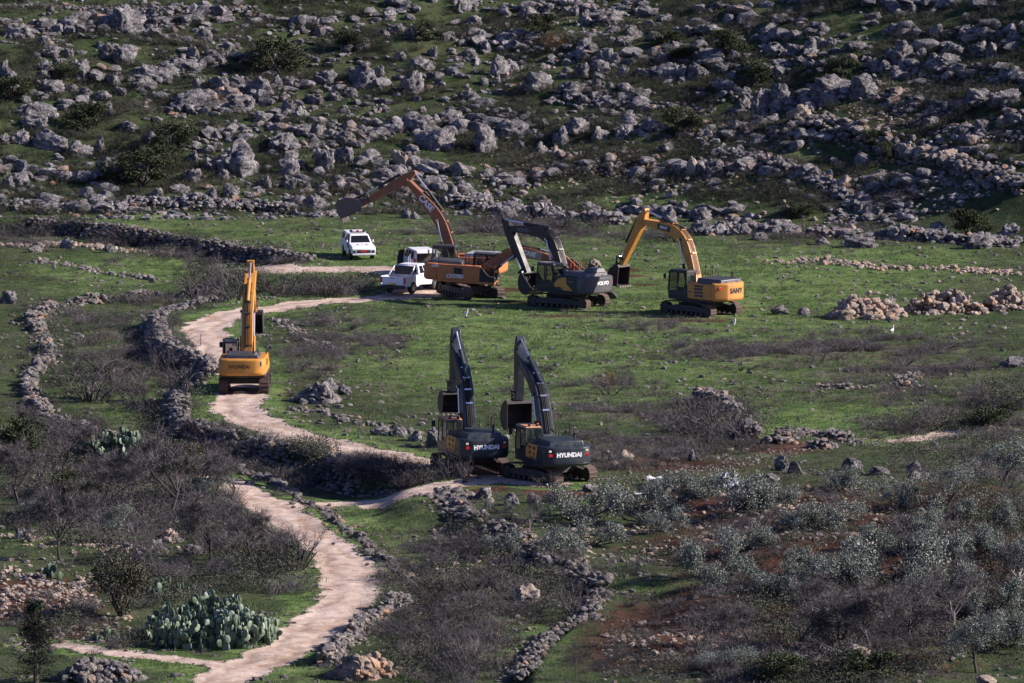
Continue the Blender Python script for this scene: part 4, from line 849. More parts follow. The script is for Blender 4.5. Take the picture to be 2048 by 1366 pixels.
rubble(1728, 640, 185, 50, .42, 'pinkish rubble pile behind flat slabs, closest to the yellow excavator with black cab', n=300)
rubble(1890, 630, 200, 48, .40, 'broad pinkish rubble pile in the middle of the meadow heaps', n=300)
rubble(2030, 622, 130, 48, .40, 'rubble pile cut by the right edge of the photo', n=190)
rubble(715, 1364, 170, 52, .40, 'reddish boulder heap at the bottom edge beside the lower road', n=170)
rubble(338, 1088, 52, 26, .24, 'small cone of reddish stones in the grass above the cactus', n=130)
rubble(185, 1368, 210, 40, .36, 'grey stone heap beside the dark conifer', M_WALL, .25, n=260)
rubble(1640, 900, 70, 20, .26, 'small rubble spill beside the earth track', M_WALL, .4, n=90)
rubble(1135, 960, 34, 22, .30, 'small pale stone heap beside the gaping-bucket excavator', M_OCH, .4, n=24)
rubble(640, 808, 90, 42, .44, 'pile of grey rocks inside the road bend opposite the yellow machine', M_WALL, .3, n=110)
rubble(310, 62, 70, 40, .22, 'fan of small stones spilling from the rock pinnacle', M_ROCK, .0, n=260)
rubble(1330, 985, 60, 28, .40, 'heap of broken slabs on the edge of the red soil slope', M_WALL, .2, n=60)

# ------------------------------------------------------------------ boulders, each one an object
V4, F4 = ico(4)
def boulder_mesh(seed, kind):
    r_ = np.random.default_rng(seed); W = V4.copy()
    off = r_.uniform(-50, 50, 3)
    cuts = 9 if kind != 'round' else 5
    for _ in range(cuts):
        n = r_.normal(size=3); n[2] *= .8; n /= np.linalg.norm(n); d = r_.uniform(.55, .85); e = W @ n - d; W = W - np.where(e > 0, e, 0)[:, None] * n * .92
    out = np.empty_like(W); tn = np.empty(len(W))
    for i, p in enumerate(W):
        q = Vector(p * 1.15 + off)
        a = mnoise.fractal(q, 1.0, 2.1, 4); b_ = abs(mnoise.noise(Vector(p * 2.6 + off))); c = abs(mnoise.noise(Vector(p * 6.0 + off * 2)))
        d3 = mnoise.noise(Vector(p * 11 + off))
        k = 1 + .24 * a - .30 * max(0, .30 - b_) / .30 * .8 - .15 * max(0, .24 - c) / .24 + .06 * d3
        out[i] = p * k; tn[i] = .5 + .25 * a + .15 * d3
    out[:, 2] = np.where(out[:, 2] < -.35, -.35 + (out[:, 2] + .35) * .2, out[:, 2])
    lo, hi = out.min(0), out.max(0); out = (out - (lo + hi) / 2) / (hi - lo); out[:, 2] += .5
    return npmesh('boulder', out, F4, M_ROCK, np.clip(tn * .8, 0, 1), True)
BM = [boulder_mesh(500 + k, 'round' if k % 3 == 0 else 'block') for k in range(18)]
BMO = []
for m_ in BM[:6]:
    c_ = m_.copy(); c_.materials.clear(); c_.materials.append(M_OCH); BMO.append(c_)
Z1, Z2, Z3 = 2.926, 2.926, 2.931
BL = []
for (x, y, w_, h_) in [(745,190,200,160),(620,160,50,50),(100,230,170,90),(270,280,110,70),(300,340,130,70),(390,340,80,60),(625,340,90,90),(735,370,150,100),(20,470,60,120),(60,490,80,100),(270,420,80,70),(335,410,80,70),(450,470,150,120),(260,470,70,60),(290,540,150,70),(500,570,80,60),(600,590,110,60),(890,480,220,90),(830,530,150,70),(620,680,70,90),(660,500,80,80),(1200,240,90,70),(1130,340,90,70),(1460,345,110,40),(1100,650,220,130),(1160,520,70,60),(1290,520,130,80),(1380,500,100,60),(1520,560,150,110),(1620,520,60,80),(1690,510,80,60),(1900,500,120,90),(1840,610,110,60),(1960,590,100,60),(1455,630,70,50),(1370,640,110,60),(1680,660,90,80),(1750,690,60,70),(1540,710,110,60),(210,690,240,90),(200,760,150,80),(120,850,110,90),(290,870,230,110),(460,920,150,100),(580,900,60,110),(740,770,160,60),(870,840,90,70),(620,1000,110,80),(1130,960,60,80),(1240,1000,110,80),(1400,1020,260,200),(1310,1060,70,70),(1120,1070,120,80),(1050,1130,120,50),(1240,1160,70,60),(1360,1150,90,80),(1690,1030,110,130),(1550,1100,80,70),(1650,880,180,100),(1890,1010,110,140),(2000,960,100,100),(1990,840,130,70),(1750,790,140,60),(1870,780,70,50),(1940,770,60,40),(1680,1110,90,80),(1890,1110,60,50),(1840,1240,140,100),(120,1090,90,70),(40,1100,90,70),(910,1150,80,50),(30,840,60,60),(380,1060,120,60),(690,1040,90,60),(500,1050,110,50),(420,540,70,50),(700,560,70,50),(990,420,80,50),(150,600,60,40),(1250,400,60,40),(1560,300,60,40)]:
    BL.append((x / Z1, y / Z1, w_ / Z1, h_ / Z1, 0))
for (x, y, w_, h_) in [(290,120,80,60),(410,120,60,40),(720,70,90,80),(1110,110,110,70),(1210,70,90,50),(1380,90,70,60),(1430,150,80,80),(1580,150,170,90),(1790,100,160,60),(1900,140,90,60),(330,190,100,50),(420,230,100,90),(620,240,60,50),(770,160,110,70),(780,220,120,60),(260,220,60,50),(140,290,80,70),(1590,200,100,50),(1710,230,110,80),(1850,240,90,60),(1990,210,100,50),(1970,300,100,60),(1430,290,100,70),(1660,270,110,60),(1560,370,80,90),(1610,370,60,60),(860,310,60,70),(540,330,60,60),(480,420,140,90),(350,360,70,60),(750,360,110,70),(130,510,150,130),(230,450,50,70),(420,550,130,140),(540,470,70,50),(580,510,80,50),(940,450,110,130),(1000,430,90,80),(850,500,60,50),(920,500,50,60),(650,440,90,50),(1420,460,80,90),(1510,440,130,90),(1660,440,60,60),(1930,470,200,100),(1780,460,100,60),(1180,530,170,110),(1330,430,60,40),(1360,560,120,80),(1500,520,60,60),(1580,530,50,50),(1740,590,140,70),(60,570,80,60),(270,610,90,40),(750,590,120,60),(630,720,170,80),(450,780,230,100),(560,880,220,120),(410,905,110,60),(860,890,130,160),(1010,800,180,100),(1300,850,100,110),(1400,790,150,100),(1050,880,60,60),(1520,820,110,80),(1640,820,70,80),(1170,900,80,70),(220,990,130,60),(40,850,110,80),(130,790,60,60),(210,810,110,50),(30,960,90,100),(120,980,80,70),(1780,760,90,40),(660,1190,80,110),(730,1160,50,50),(860,1200,80,80),(1030,1260,130,90),(960,1300,120,100),(390,1280,60,60),(1920,1320,110,110),(1460,1240,130,60),(1700,700,90,50),(1600,680,70,40)]:
    BL.append((680 + x / Z2, y / Z2, w_ / Z2, h_ / Z2, 0))
for (x, y, w_, h_, o_) in [(1270,930,70,80,1),(350,970,100,90,1),(1190,1190,50,50,1),(40,300,80,40,1)]:
    BL.append((680 + x / Z2, y / Z2, w_ / Z2, h_ / Z2, 1))
for (x, y, w_, h_) in [(60,210,110,60),(190,200,160,60),(240,60,100,50),(540,40,100,40),(620,140,120,60),(870,200,70,70),(690,240,140,60),(800,310,80,100),(700,320,100,60),(590,330,150,80),(790,340,100,60),(860,280,60,60),(920,270,60,50),(1060,300,130,60),(1160,120,100,50),(1320,100,80,50),(1400,80,60,60),(1320,370,180,130),(1180,410,80,70),(1500,390,70,80),(1620,380,170,70),(1640,320,140,70),(1790,330,120,90),(1860,340,60,90),(1440,340,70,60),(420,350,60,40),(350,350,60,60),(140,470,120,100),(30,470,90,90),(260,440,110,70),(610,410,130,60),(740,380,80,50),(930,590,260,140),(1120,560,170,120),(1185,520,60,50),(410,560,70,50),(410,650,90,90),(490,670,110,150),(620,640,130,150),(700,755,90,50),(280,540,130,80),(500,720,50,40),(1040,760,40,50),(1800,620,170,100),(1950,620,190,90),(1500,750,100,70),(1700,790,90,80),(1800,770,80,70),(1850,420,30,50),(240,1030,110,100),(600,970,100,60),(420,1000,150,80),(810,1060,90,80),(150,1300,120,80),(660,1260,80,60),(1250,215,90,50),(1700,225,80,50)]:
    BL.append((1350 + x / Z3, y / Z3, w_ / Z3, h_ / Z3, 0))
for (x, y, w_, h_) in [(740,720,130,110),(100,1030,70,110),(1000,1110,120,80),(1360,920,100,80),(1490,920,140,70),(1600,965,120,90),(1930,730,80,50)]:
    BL.append((1350 + x / Z3, y / Z3, w_ / Z3, h_ / Z3, 1))
# rocks on the meadow and in the foreground
for (u, v, w_, h_, o_) in [(1560,629,34,18,0),(1608,631,24,17,0),(1688,640,44,20,1),(1668,635,26,13,1),(1745,640,34,14,1),(1745,630,36,17,0),(1785,642,24,9,1),(1785,625,22,34,0),(1912,612,30,9,0),
    (1052,1207,50,36,1),(1022,1012,34,26,0),(1068,1006,26,20,0),(965,1000,32,26,0),(980,1012,22,16,1),(868,895,34,38,0),(830,882,28,22,0),(760,872,40,20,0),(800,872,26,18,0),
    (40,1078,26,22,0),(62,1084,24,16,1),(310,1100,32,20,0),(386,1110,36,20,0),(255,1098,20,13,0),(1563,942,26,32,0),(1545,965,30,18,0),(1705,940,40,24,0),(1760,950,38,16,0),(1828,945,26,22,0),(1830,960,26,18,0),(1385,922,14,22,0),
    (1460,972,30,20,0),(1475,985,22,18,0),(1440,960,36,14,0),(1315,970,36,14,0),(1250,920,30,20,1),(1215,915,24,14,0),(660,780,34,22,0),(690,790,26,20,0),(1290,985,30,16,0),(1180,985,30,16,0),(1720,1325,46,40,1),(1515,1366,44,26,0),(1975,1370,40,18,1),(1375,1050,18,12,0),
    (1840,1035,20,20,0),(1990,1060,26,14,0),(440,500,0,0,0),(80,500,24,18,1),(135,497,30,22,0),(70,505,26,14,0),(220,505,22,16,0),(300,560,18,12,0),(305,566,14,10,0),(15,608,36,26,0),(600,470,0,0,0),(1190,535,24,17,1),(1020,445,36,28,0),(1405,470,36,30,0),(1480,470,40,22,0),(1645,490,30,16,0),(1720,496,60,22,0),(1640,470,44,20,0),(1800,478,40,30,0),(1880,478,44,34,0),(1960,498,62,30,0),(1560,465,44,26,0),(1700,470,34,22,1),(1520,480,30,16,0),(2020,470,40,22,0),(1250,780,0,0,0),(2030,735,60,22,0)]:
    if w_: BL.append((u, v, w_, h_, o_))
LM = [(1100, 100, 'the orange-brown bush'), (250, 55, 'the hilltop rock pinnacle'), (475, 315, 'the biggest hillside boulder'), (340, 300, 'the leafy evergreen shrub'), (175, 255, 'the dark shrub of the west slope'), (564, 140, 'the dark round bush'), (1090, 60, 'the dark bush near the hilltop'), (975, 280, 'the tall cracked standing rock'), (1120, 280, 'the leaning grey rock over red earth'), (1667, 195, 'the wide flat-topped rock'), (1545, 230, 'the curved upright slab'), (1503, 160, 'the shaggy dark shrub'), (1456, 95, 'the small hilltop shrub'), (1800, 115, 'the domed outcrop'), (1937, 455, 'the round grey bush'), (820, 350, 'the orange boom tip'), (690, 410, 'the raised bucket'), (1280, 430, 'the yellow boom tip'), (1015, 450, 'the dark grey boom tip'), (1363, 255, 'the shrub over the stone row'), (900, 420, 'the high orange boom'), (1750, 290, 'the slanting terrace wall'), (1950, 350, 'the pale wall end'), (1600, 370, 'the second slanting wall'), (830, 170, 'the notched hillside rock'), (60, 230, 'the overhanging ledge'), (660, 160, 'the mid-slope outcrop'), (1240, 25, 'the hilltop rock group'), (1470, 20, 'the summit stones'), (860, 270, 'the long low outcrop'), (1340, 150, 'the broad pitted rock'), (90, 90, 'the west summit rocks'), (1980, 205, 'the long grey ledge'), (1250, 190, 'the stone row across the slope'),
      (1728, 620, 'the pinkish rubble pile'), (1402, 600, 'the black-cab excavator'), (1100, 930, 'the gaping-bucket excavator'), (880, 900, 'the dark teal excavators'), (1040, 1050, 'the ruined retaining wall'), (430, 1220, 'the large cactus clump'), (340, 1070, 'the cone of reddish stones'), (1600, 950, 'the silvery olive brush'), (1700, 1320, 'the bare trees'), (60, 500, 'the row of reddish rocks'), (640, 790, 'the pile inside the road bend'), (1800, 480, 'the hill-foot rubble row'), (1450, 980, 'the felled olive branches'), (1850, 1040, 'the red soil slope'), (2030, 720, 'the meadow edge'), (300, 560, 'the upper field')]
SPECIAL = {(1052, 1207): 'single big tan boulder alone in the scrub below the ruined wall', (868, 895): 'pale upright boulder beside the bucketed teal excavator at the road edge', (1563, 942): 'upright pale block among olive branches by the earth track', (15, 608): 'pale rock pair at the left edge above the field wall', (1190, 535): 'orange boulder just behind the dark grey excavator', (1385, 922): 'small standing stone beside the earth track'}
items = []
for (u, v, w_, h_, o_) in BL:
    sp = SPECIAL.get((u, v)); rt = h_ / w_
    size = 'huge' if w_ > 66 else 'large' if w_ > 42 else 'mid-sized' if w_ > 27 else 'small'
    shp = 'upright' if rt > 1.1 else 'blocky' if rt > .85 else 'rounded' if rt > .66 else 'low' if rt > .48 else 'flat'
    lu, lv, ph = min(LM, key=lambda q: (q[0] - u) ** 2 + ((q[1] - v) * 1.6) ** 2)
    dx, dy_ = u - lu, v - lv
    rel = ('left of' if dx < 0 else 'right of') if abs(dx) > abs(dy_) * 1.2 else ('above' if dy_ < 0 else 'below')
    if abs(dx) < 14 and abs(dy_) < 22: rel = 'beside'
    items.append([u, sp or f"{size} {shp} {'ochre' if o_ else 'grey'} boulder {rel} {ph}", (u, v, w_, h_, o_)])
ORD = ['first', 'second', 'third', 'fourth', 'fifth', 'sixth', 'seventh', 'eighth', 'ninth']
cnt = {}
for it in items: cnt.setdefault(it[1], []).append(it)
for lab, L in cnt.items():
    if len(L) > 1:
        L.sort(key=lambda q: q[0])
        for i, it in enumerate(L): it[1] = (f"{lab}, {'left' if i == 0 else 'right'} of two" if len(L) == 2 else f"{lab}, {ORD[min(i, 8)]} from left")
BP = []
for i, (u_, lab, (u, v, w_, h_, o_)) in enumerate(items):
    c = at(u, v); k = ppm(c); r_ = random.Random(i * 13 + 1); W = w_ / k; H = h_ / k * 1.12
    o = link('boulder', (BMO if o_ else BM)[r_.randrange(6 if o_ else 18)], loc=(c.x, c.y + W * .28, c.z - H * .16))
    a = r_.choice([-.5, -.25, 0, .25, .5]) + r_.choice([0, math.pi]); o.rotation_euler = (r_.uniform(-.1, .1), r_.uniform(-.12, .12), a)
    o.scale = (W * 1.18, W * r_.uniform(.7, 1.0), H * 1.08); tag(o, lab, 'boulder', 'limestone boulders'); BP.append((c.x, c.y + W * .28, W))

# loose stones nobody could count
def scatter(n, ubox, vbox, dens=None, roadmax=.25):
    """random ground points whose picture position lies in the box"""
    a0 = flat(1024, vbox[1]); out = []
    y0 = at(1024, vbox[1])[1] - 4; y1 = at(1024, vbox[0])[1] + 6
    while sum(len(o) for o in out) < n:
        y = rng.uniform(y0, y1, 40000); x = rng.uniform(-1, 1, 40000) * y * (1600 if ubox[0] < -150 or ubox[1] > 2200 else 1090) / F; z = zt(x, y); u, v = pix(x, y, z)
        s = (u > ubox[0]) & (u < ubox[1]) & (v > vbox[0]) & (v < vbox[1])
        if dens is not None: s &= rng.random(40000) < dens(u, v, x, y)
        m, _ = roadmask(x, y); s &= m < roadmax
        for (px, py, pr) in PADS: s &= np.hypot(x - px, y - py) > pr * .75
        out.append(np.stack([x[s], y[s], z[s]], 1)[:n])
        if not s.any(): break
    return np.concatenate(out)[:n]
def clus(sx, sd, lo, hi): return lambda u, v, x, y: sstep(lo, hi, fbm(x / sx, y / sx, sd, 3))
def stuff_stones(name, P, smin, smax, mat, label, protos=STONES, pw=2.2):
    n = len(P); s = smin + (smax - smin) * rng.random(n) ** pw; S = np.stack([s * rng.uniform(.9, 1.7, n), s * rng.uniform(.8, 1.1, n), s * rng.uniform(.45, .85, n)], 1)
    P = P.copy(); P[:, 2] += s * .15
    tag(link(name, stones_mesh(name, P, S, rng.beta(2, 2, n) * .8 + .15 * (rng.random(n) < .2), mat, protos)), label, 'stones', kind='stuff')
def ledge(u, v, x, y):
    s = y - hillfoot(np.clip(x, -60, 60)); q = np.maximum(s, 0); zz = .31 * (np.sqrt(q * q + 9) - 3); k = zz / 2.6 + 1.5 * fbm(x / 16, y / 16, 41, 3); fr = k - np.floor(k)
    return (np.exp(-((fr - .80) / .13) ** 2) + .06) * (s > 1) * sstep(.30, .52, fbm(x / 7, y / 7, 97, 2))
hillP = np.concatenate([scatter(3300, (-520, 2570), (-30, 440), clus(5, 91, .46, .64)), scatter(2600, (-520, 2570), (-30, 440), ledge), scatter(420, (1650, 2080), (360, 450))])
stuff_stones('hillside_stones', hillP, .12, .55, M_ROCK, 'countless grey stones strewn over the rocky hillside')
bigP = scatter(2150, (-520, 2570), (-20, 430), ledge)
stuff_stones('hillside_rocks', bigP, .30, .95, M_ROCK, 'smaller grey rocks scattered between the hillside boulders', STONES2)
redP = np.concatenate([scatter(900, (900, 1660), (280, 420), lambda u, v, x, y: np.exp(-((u - 1250) / 240) ** 2 - ((v - 345) / 40) ** 2)), scatter(900, (1550, 2060), (120, 360), lambda u, v, x, y: np.exp(-((u - 1850) / 160) ** 2 - ((v - 240) / 70) ** 2)), scatter(900, (1150, 1900), (985, 1130), lambda u, v, x, y: blob(u, v, SOIL) * sstep(.35, .6, fbm(x / 3, y / 3, 31, 3))), scatter(700, (0, 260), (1090, 1300), lambda u, v, x, y: blob(u, v, SOIL)), scatter(600, (850, 1180), (1060, 1180), lambda u, v, x, y: blob(u, v, SOIL) * sstep(.35, .6, fbm(x / 3, y / 3, 31, 3))), scatter(300, (1200, 1500), (1240, 1366), lambda u, v, x, y: blob(u, v, SOIL) * sstep(.35, .6, fbm(x / 3, y / 3, 31, 3)))])
stuff_stones('reddish_stones', redP, .07, .26, M_OCH, 'reddish and buff stones strewn over the bare red soil')
medP = np.concatenate([scatter(1700, (500, 2090), (440, 900), clus(7, 12, .40, .66)), scatter(1500, (500, 2090), (440, 900)), scatter(1000, (0, 700), (430, 900), clus(6, 12, .42, .66)), scatter(900, (500, 1300), (980, 1366), clus(4, 12, .42, .66)), scatter(700, (0, 600), (1000, 1366), clus(4, 12, .42, .66)), scatter(1100, (1200, 2090), (900, 1366), clus(4, 15, .42, .66))])
stuff_stones('field_stones', medP, .06, .26, M_WALL, 'small pale stones dotted over the grass', pw=3.2)
gravP = scatter(2600, (-40, 2090), (520, 1366), lambda u, v, x, y: (roadmask(x, y)[0] > .12).astype(float), roadmax=.75)
stuff_stones('road_gravel', gravP, .035, .13, M_WALL, 'loose gravel along the verges of the dirt roads', pw=3)

# ------------------------------------------------------------------ plants
def rnd_unit(r_, up=0.0):
    d = r_.normal(size=3); d[2] = abs(d[2]) + up; return d / np.linalg.norm(d)
class TW:
    """thin tapering ribbons, one triangle each"""
    def __init__(s): s.v = []; s.t = []
    def rib(s, p, q, w_, tint, r_):
        d = q - p; a = np.cross(d, r_.normal(size=3)); n = np.linalg.norm(a); a = a / (n if n > 0 else 1) * w_
        s.v += [p + a, p - a, q]; s.t += [tint] * 3
    def leaf(s, p, l, w_, tint, r_, d=None):
        d = rnd_unit(r_) if d is None else d; a = np.cross(d, r_.normal(size=3)); a = a / max(np.linalg.norm(a), 1e-6) * w_
        q = p + d * l; m = p + d * l * .5; s.v += [p, m + a, q, p, q, m - a]; s.t += [tint] * 6
    def proto(s):
        V = np.array(s.v); return V, np.arange(len(V)).reshape(-1, 3), np.array(s.t)
    def mesh(s, name, mat): V, Fc, t = s.proto(); return npmesh(name, V, Fc, mat, t)
def grow(tw, p, d, l, w_, lev, r_, spread, up=.15, stems=None, tips=None, tint=.5):
    q = p + d * l
    if stems is not None and lev >= 3: stems.tube([tuple(p), tuple(q)], w_, 5, w_ * .65)
    else: tw.rib(p, q + d * l * .1, w_, np.clip(tint + r_.normal() * .18, 0, 1), r_)
    if tips is not None and lev <= 1: tips.append((q, d))
    if lev == 0: return
    for k in range(r_.integers(3, 5) if lev > 1 else r_.integers(3, 6)):
        t = r_.uniform(.35, 1.0); dd = d + r_.normal(size=3) * spread; dd[2] += up; dd /= np.linalg.norm(dd)
        grow(tw, p + d * l * t, dd, l * r_.uniform(.5, .8), w_ * .55, lev - 1, r_, spread, up, stems, tips, tint)
def bare_bush(seed, h=1.0, lev=3, tint=.45):
    r_ = np.random.default_rng(seed); tw = TW(); st = MB()
    for k in range(9):
        a = r_.uniform(0, 6.28); o = r_.uniform(.2, .9); d = np.array([math.cos(a) * o, math.sin(a) * o, 1.0]); d /= np.linalg.norm(d)
        grow(tw, np.array([math.cos(a) * .12, math.sin(a) * .12, -.05]), d, h * r_.uniform(.38, .55), .018, lev, r_, .42, .12, st, None, tint)
    return tw, st
def bare_tree(seed, h=4.0, tint=.5, leaves=None, dense=5):
    r_ = np.random.default_rng(seed); tw = TW(); st = MB(); tips = []
    tk = np.array([r_.normal() * .25, r_.normal() * .25, h * .30]); st.tube([(0, 0, -.2), tuple(tk * .5 + r_.normal(size=3) * .04), tuple(tk)], .085, 7, .06)
    for k in range(dense):
        a = r_.uniform(0, 6.28) + k * 1.26; o = r_.uniform(.45, 1.1); d = np.array([math.cos(a) * o, math.sin(a) * o, 1.0]); d /= np.linalg.norm(d)
        grow(tw, tk * r_.uniform(.55, 1), d, h * r_.uniform(.26, .36), .034, 4, r_, .46, .16, st, tips, tint)
    return tw, st, tips
def leaves_on(tips, r_, n, l, w_, spread, tlo=.15, thi=.95):
    lv = TW()
    for k in range(n):
        q, d = tips[r_.integers(0, len(tips))]; p = q + r_.normal(size=3) * spread
        lv.leaf(p, l * r_.uniform(.6, 1.3), w_ * r_.uniform(.6, 1.3), np.clip(r_.uniform(tlo, thi) ** 1.0, 0, 1), r_)
    return lv
def crown(seed, n, l, w_, lob=9, flat_=.8):
    """leaf clumps through an uneven crown, unit size: width 1, height about 1"""
    r_ = np.random.default_rng(seed); lv = TW(); C = []
    for k in range(lob):
        a = r_.uniform(0, 6.28); rr = math.sqrt(r_.random()) * .34; C.append((np.array([math.cos(a) * rr, math.sin(a) * rr, r_.uniform(.22, .80) * (1 - rr * .7)]), r_.uniform(.10, .22), r_.uniform(-.18, .18)))
    for k in range(n):
        c, s, dt = C[r_.integers(0, lob)]; d = r_.normal(size=3); d /= np.linalg.norm(d); p = c + d * s * r_.uniform(.25, 1.15) ** .5 * np.array([1, 1, flat_])
        if p[2] < .03: continue
        lv.leaf(p, l * r_.uniform(.6, 1.4), w_ * r_.uniform(.6, 1.4), np.clip(.5 + dt + r_.normal() * .2, 0, 1), r_)
    st = MB()
    for c, s, dt in C: st.tube([(0, 0, -.03), tuple(c * .5 + r_.normal(size=3) * .03), tuple(c)], .020, 5, .006)
    return lv, st
def meshpair(tw, st, n1, n2, m1, m2):
    me = bpy.data.meshes.new(n2); me.from_pydata(st.v, [], st.f); me.materials.append(m2); me.update()
    return [(n1, tw.mesh(n1, m1)), (n2, me)]
P_BUSH = [meshpair(*bare_bush(20 + k, 1.0, 3, .35 + .07 * k), 'twigs', 'stems', M_TWIG, M_BARK) for k in range(4)]
P_DBUSH = [meshpair(*bare_bush(40 + k, 1.0, 3, .6), 'twigs', 'stems', M_DRY, M_BARK) for k in range(2)]
def fine(tw, tips, seed, m=5):
    r_ = np.random.default_rng(seed)
    for q, d in tips:
        for j in range(m):
            e = d * .6 + r_.normal(size=3) * .7; e /= np.linalg.norm(e); tw.rib(q - d * r_.uniform(0, .15), q + e * r_.uniform(.15, .42), .008, np.clip(.5 + r_.normal() * .25, 0, 1), r_)
P_TREE = []
for k in range(4):
    tw, st, tips = bare_tree(60 + k, 4.0, .45 + .08 * (k % 2)); fine(tw, tips, 60 + k); P_TREE.append(meshpair(tw, st, 'crown', 'trunk', M_TWIG, M_BARK))
P_PALE = []
for k in range(2):
    tw, st, tips = bare_tree(70 + k, 4.0, .75, dense=4); fine(tw, tips, 70 + k, 3); P_PALE.append(meshpair(tw, st, 'crown', 'trunk', M_TWIG, M_PALEBARK))
P_OLIVE = []
for k in range(4):
    r_ = np.random.default_rng(80 + k); tw, st, tips = bare_tree(80 + k, 3.0, .5); lv = leaves_on(tips, r_, 7500, .09, .016, .11, .05, .9)
    P_OLIVE.append(meshpair(lv, st, 'crown', 'trunk', M_OLIVE, M_BARK))
P_FELL = []                                        # felled olive: branches lying low, leafy
for k in range(4):
    r_ = np.random.default_rng(90 + k); tw = TW(); st = MB(); tips = []
    for j in range(7):
        a = r_.uniform(-.9, .9) + (math.pi if r_.random() < .3 else 0); d = np.array([math.cos(a), math.sin(a), r_.uniform(.12, .7)]); d /= np.linalg.norm(d)
        grow(tw, np.array([r_.normal() * .2 - .5, r_.normal() * .3, .1]), d, r_.uniform(.6, .9), .035, 4, r_, .40, .10, st, tips, .5)
    lv = leaves_on([(np.array([q[0], q[1], abs(q[2])]), d) for q, d in tips], r_, 9000, .085, .016, .075, .05, .9)
    P_FELL.append(meshpair(lv, st, 'leafy_branches', 'limbs', M_OLIVE, M_BARK))
P_SHRUB = [meshpair(*crown(110 + k, 4200, .036, .013, 10), 'foliage', 'stems', M_DKLEAF, M_BARK) for k in range(4)]
tw, st = bare_bush(120, 1.0, 3, .5); r_ = np.random.default_rng(120)
for q in np.array(tw.v)[2::3][::2]: tw.leaf(q + r_.normal(size=3) * .03, r_.uniform(.04, .08), .016, np.clip(.5 + r_.normal() * .25, 0, 1), r_)
P_RUST = [meshpair(tw, st, 'foliage', 'stems', M_RUSTLEAF, M_BARK)]
def dims(pair):
    V = np.array([v.co[:] for _, me in pair for v in me.vertices]); lo, hi = np.percentile(V, 1.5, 0), np.percentile(V, 98.5, 0); return hi - lo, lo, hi
_D = {}
def plant(name, cat, pairs, u, v, wpx, hpx, label, group, i=0, depth=1.0, rz=None):
    pr = pairs[i % len(pairs)]; key = pr[0][1].name
    if key not in _D: _D[key] = dims(pr)
    (ex, ey, ez), lo, hi = _D[key]; c = at(u, v); k = ppm(c); s = wpx / k / max(ex, ey); sz = hpx / k / hi[2] * .97
    r_ = random.Random(int(u * 7 + v)); a = r_.uniform(0, 6.28) if rz is None else rz
    o = empty(name, c, a); o.scale = (s, s * depth, sz); tag(o, label, cat, group)
    for n_, me in pr: link(n_, me, o)
    return o
LM2 = LM + [(500, 1130, 'the round bare bush by the lower road'), (72, 1280, 'the dark conifer'), (242, 1150, 'the dark olive by the big cactus'), (212, 895, 'the upper cactus'), (110, 1140, 'the small cactus'), (1052, 1190, 'the big tan boulder'), (20, 860, 'the left edge of the field'), (345, 930, 'the top of the lower road'), (1140, 1020, 'the gaping-bucket excavator'), (1600, 1130, 'the middle of the red slope'), (1930, 1230, 'the white-limbed bare tree'), (1990, 1000, 'the right edge of the slope'), (1800, 1090, 'the dark earth hollow'), (1640, 1320, 'the bottom edge rocks'), (1400, 1110, 'the lower stone heap')]
def labelled(rows, desc, sizes):
    """rows: (u,v,w,h,...) -> labels that differ"""
    its = []
    for r_ in rows:
        u, v, w_, h_ = r_[:4]; size = sizes[0] if w_ < sizes[1] else sizes[2] if w_ < sizes[3] else sizes[4]
        lu, lv, ph = min(LM2, key=lambda q: (q[0] - u) ** 2 + ((q[1] - v) * 1.4) ** 2); dx, dy_ = u - lu, v - lv
        rel = ('left of' if dx < 0 else 'right of') if abs(dx) > abs(dy_) * 1.2 else ('above' if dy_ < 0 else 'below')
        if abs(dx) < 20 and abs(dy_) < 26: rel = 'beside'
        its.append([u, f"{size} {desc} {rel} {ph}"])
    c = {}
    for it in its: c.setdefault(it[1], []).append(it)
    for lab, L in c.items():
        if len(L) > 1:
            L.sort(key=lambda q: q[0])
            for i, it in enumerate(L): it[1] = f"{lab}, {'left' if i == 0 else 'right'} of two" if len(L) == 2 else f"{lab}, {ORD[min(i, 8)]} from left"
    return [it[1] for it in its]
def batch(name, cat, pairs, rows, desc, sizes, group, depth=1.0):
    for i, (r_, lab) in enumerate(zip(rows, labelled(rows, desc, sizes))): plant(name, cat, pairs, *r_[:4], lab, group, i, depth)
SZ = ('small', 60, 'medium', 100, 'large')
batch('evergreen_shrub', 'shrub', P_SHRUB, [(564, 148, 100, 70), (175, 266, 78, 60), (342, 314, 92, 72), (285, 374, 100, 72), (20, 198, 70, 46), (1090, 72, 60, 44), (1363, 262, 70, 50), (858, 82, 55, 40), (1363, 118, 56, 24), (1456, 108, 64, 50), (1503, 173, 76, 55), (1677, 158, 84, 46), (1370, 115, 60, 24), (1374, 275, 60, 46), (1752, 300, 50, 42), (1780, 320, 44, 38), (1590, 436, 70, 30), (1937, 472, 76, 56), (310, 345, 80, 56), (235, 368, 70, 46), (1330, 90, 60, 30), (700, 95, 70, 34), (120, 160, 70, 34), (2010, 840, 60, 36), (1960, 860, 90, 46), (345, 965, 110, 80), (28, 925, 100, 90), (150, 1000, 90, 60), (1540, 1366, 110, 60), (1745, 1366, 120, 60)], 'dark evergreen shrub', SZ, 'evergreen shrubs')
batch('rusty_shrub', 'shrub', P_RUST, [(1105, 103, 64, 38), (430, 215, 36, 34), (1985, 1165, 120, 50), (1216, 782, 46, 46)], 'rusty brown shrub', SZ, 'rusty shrubs')
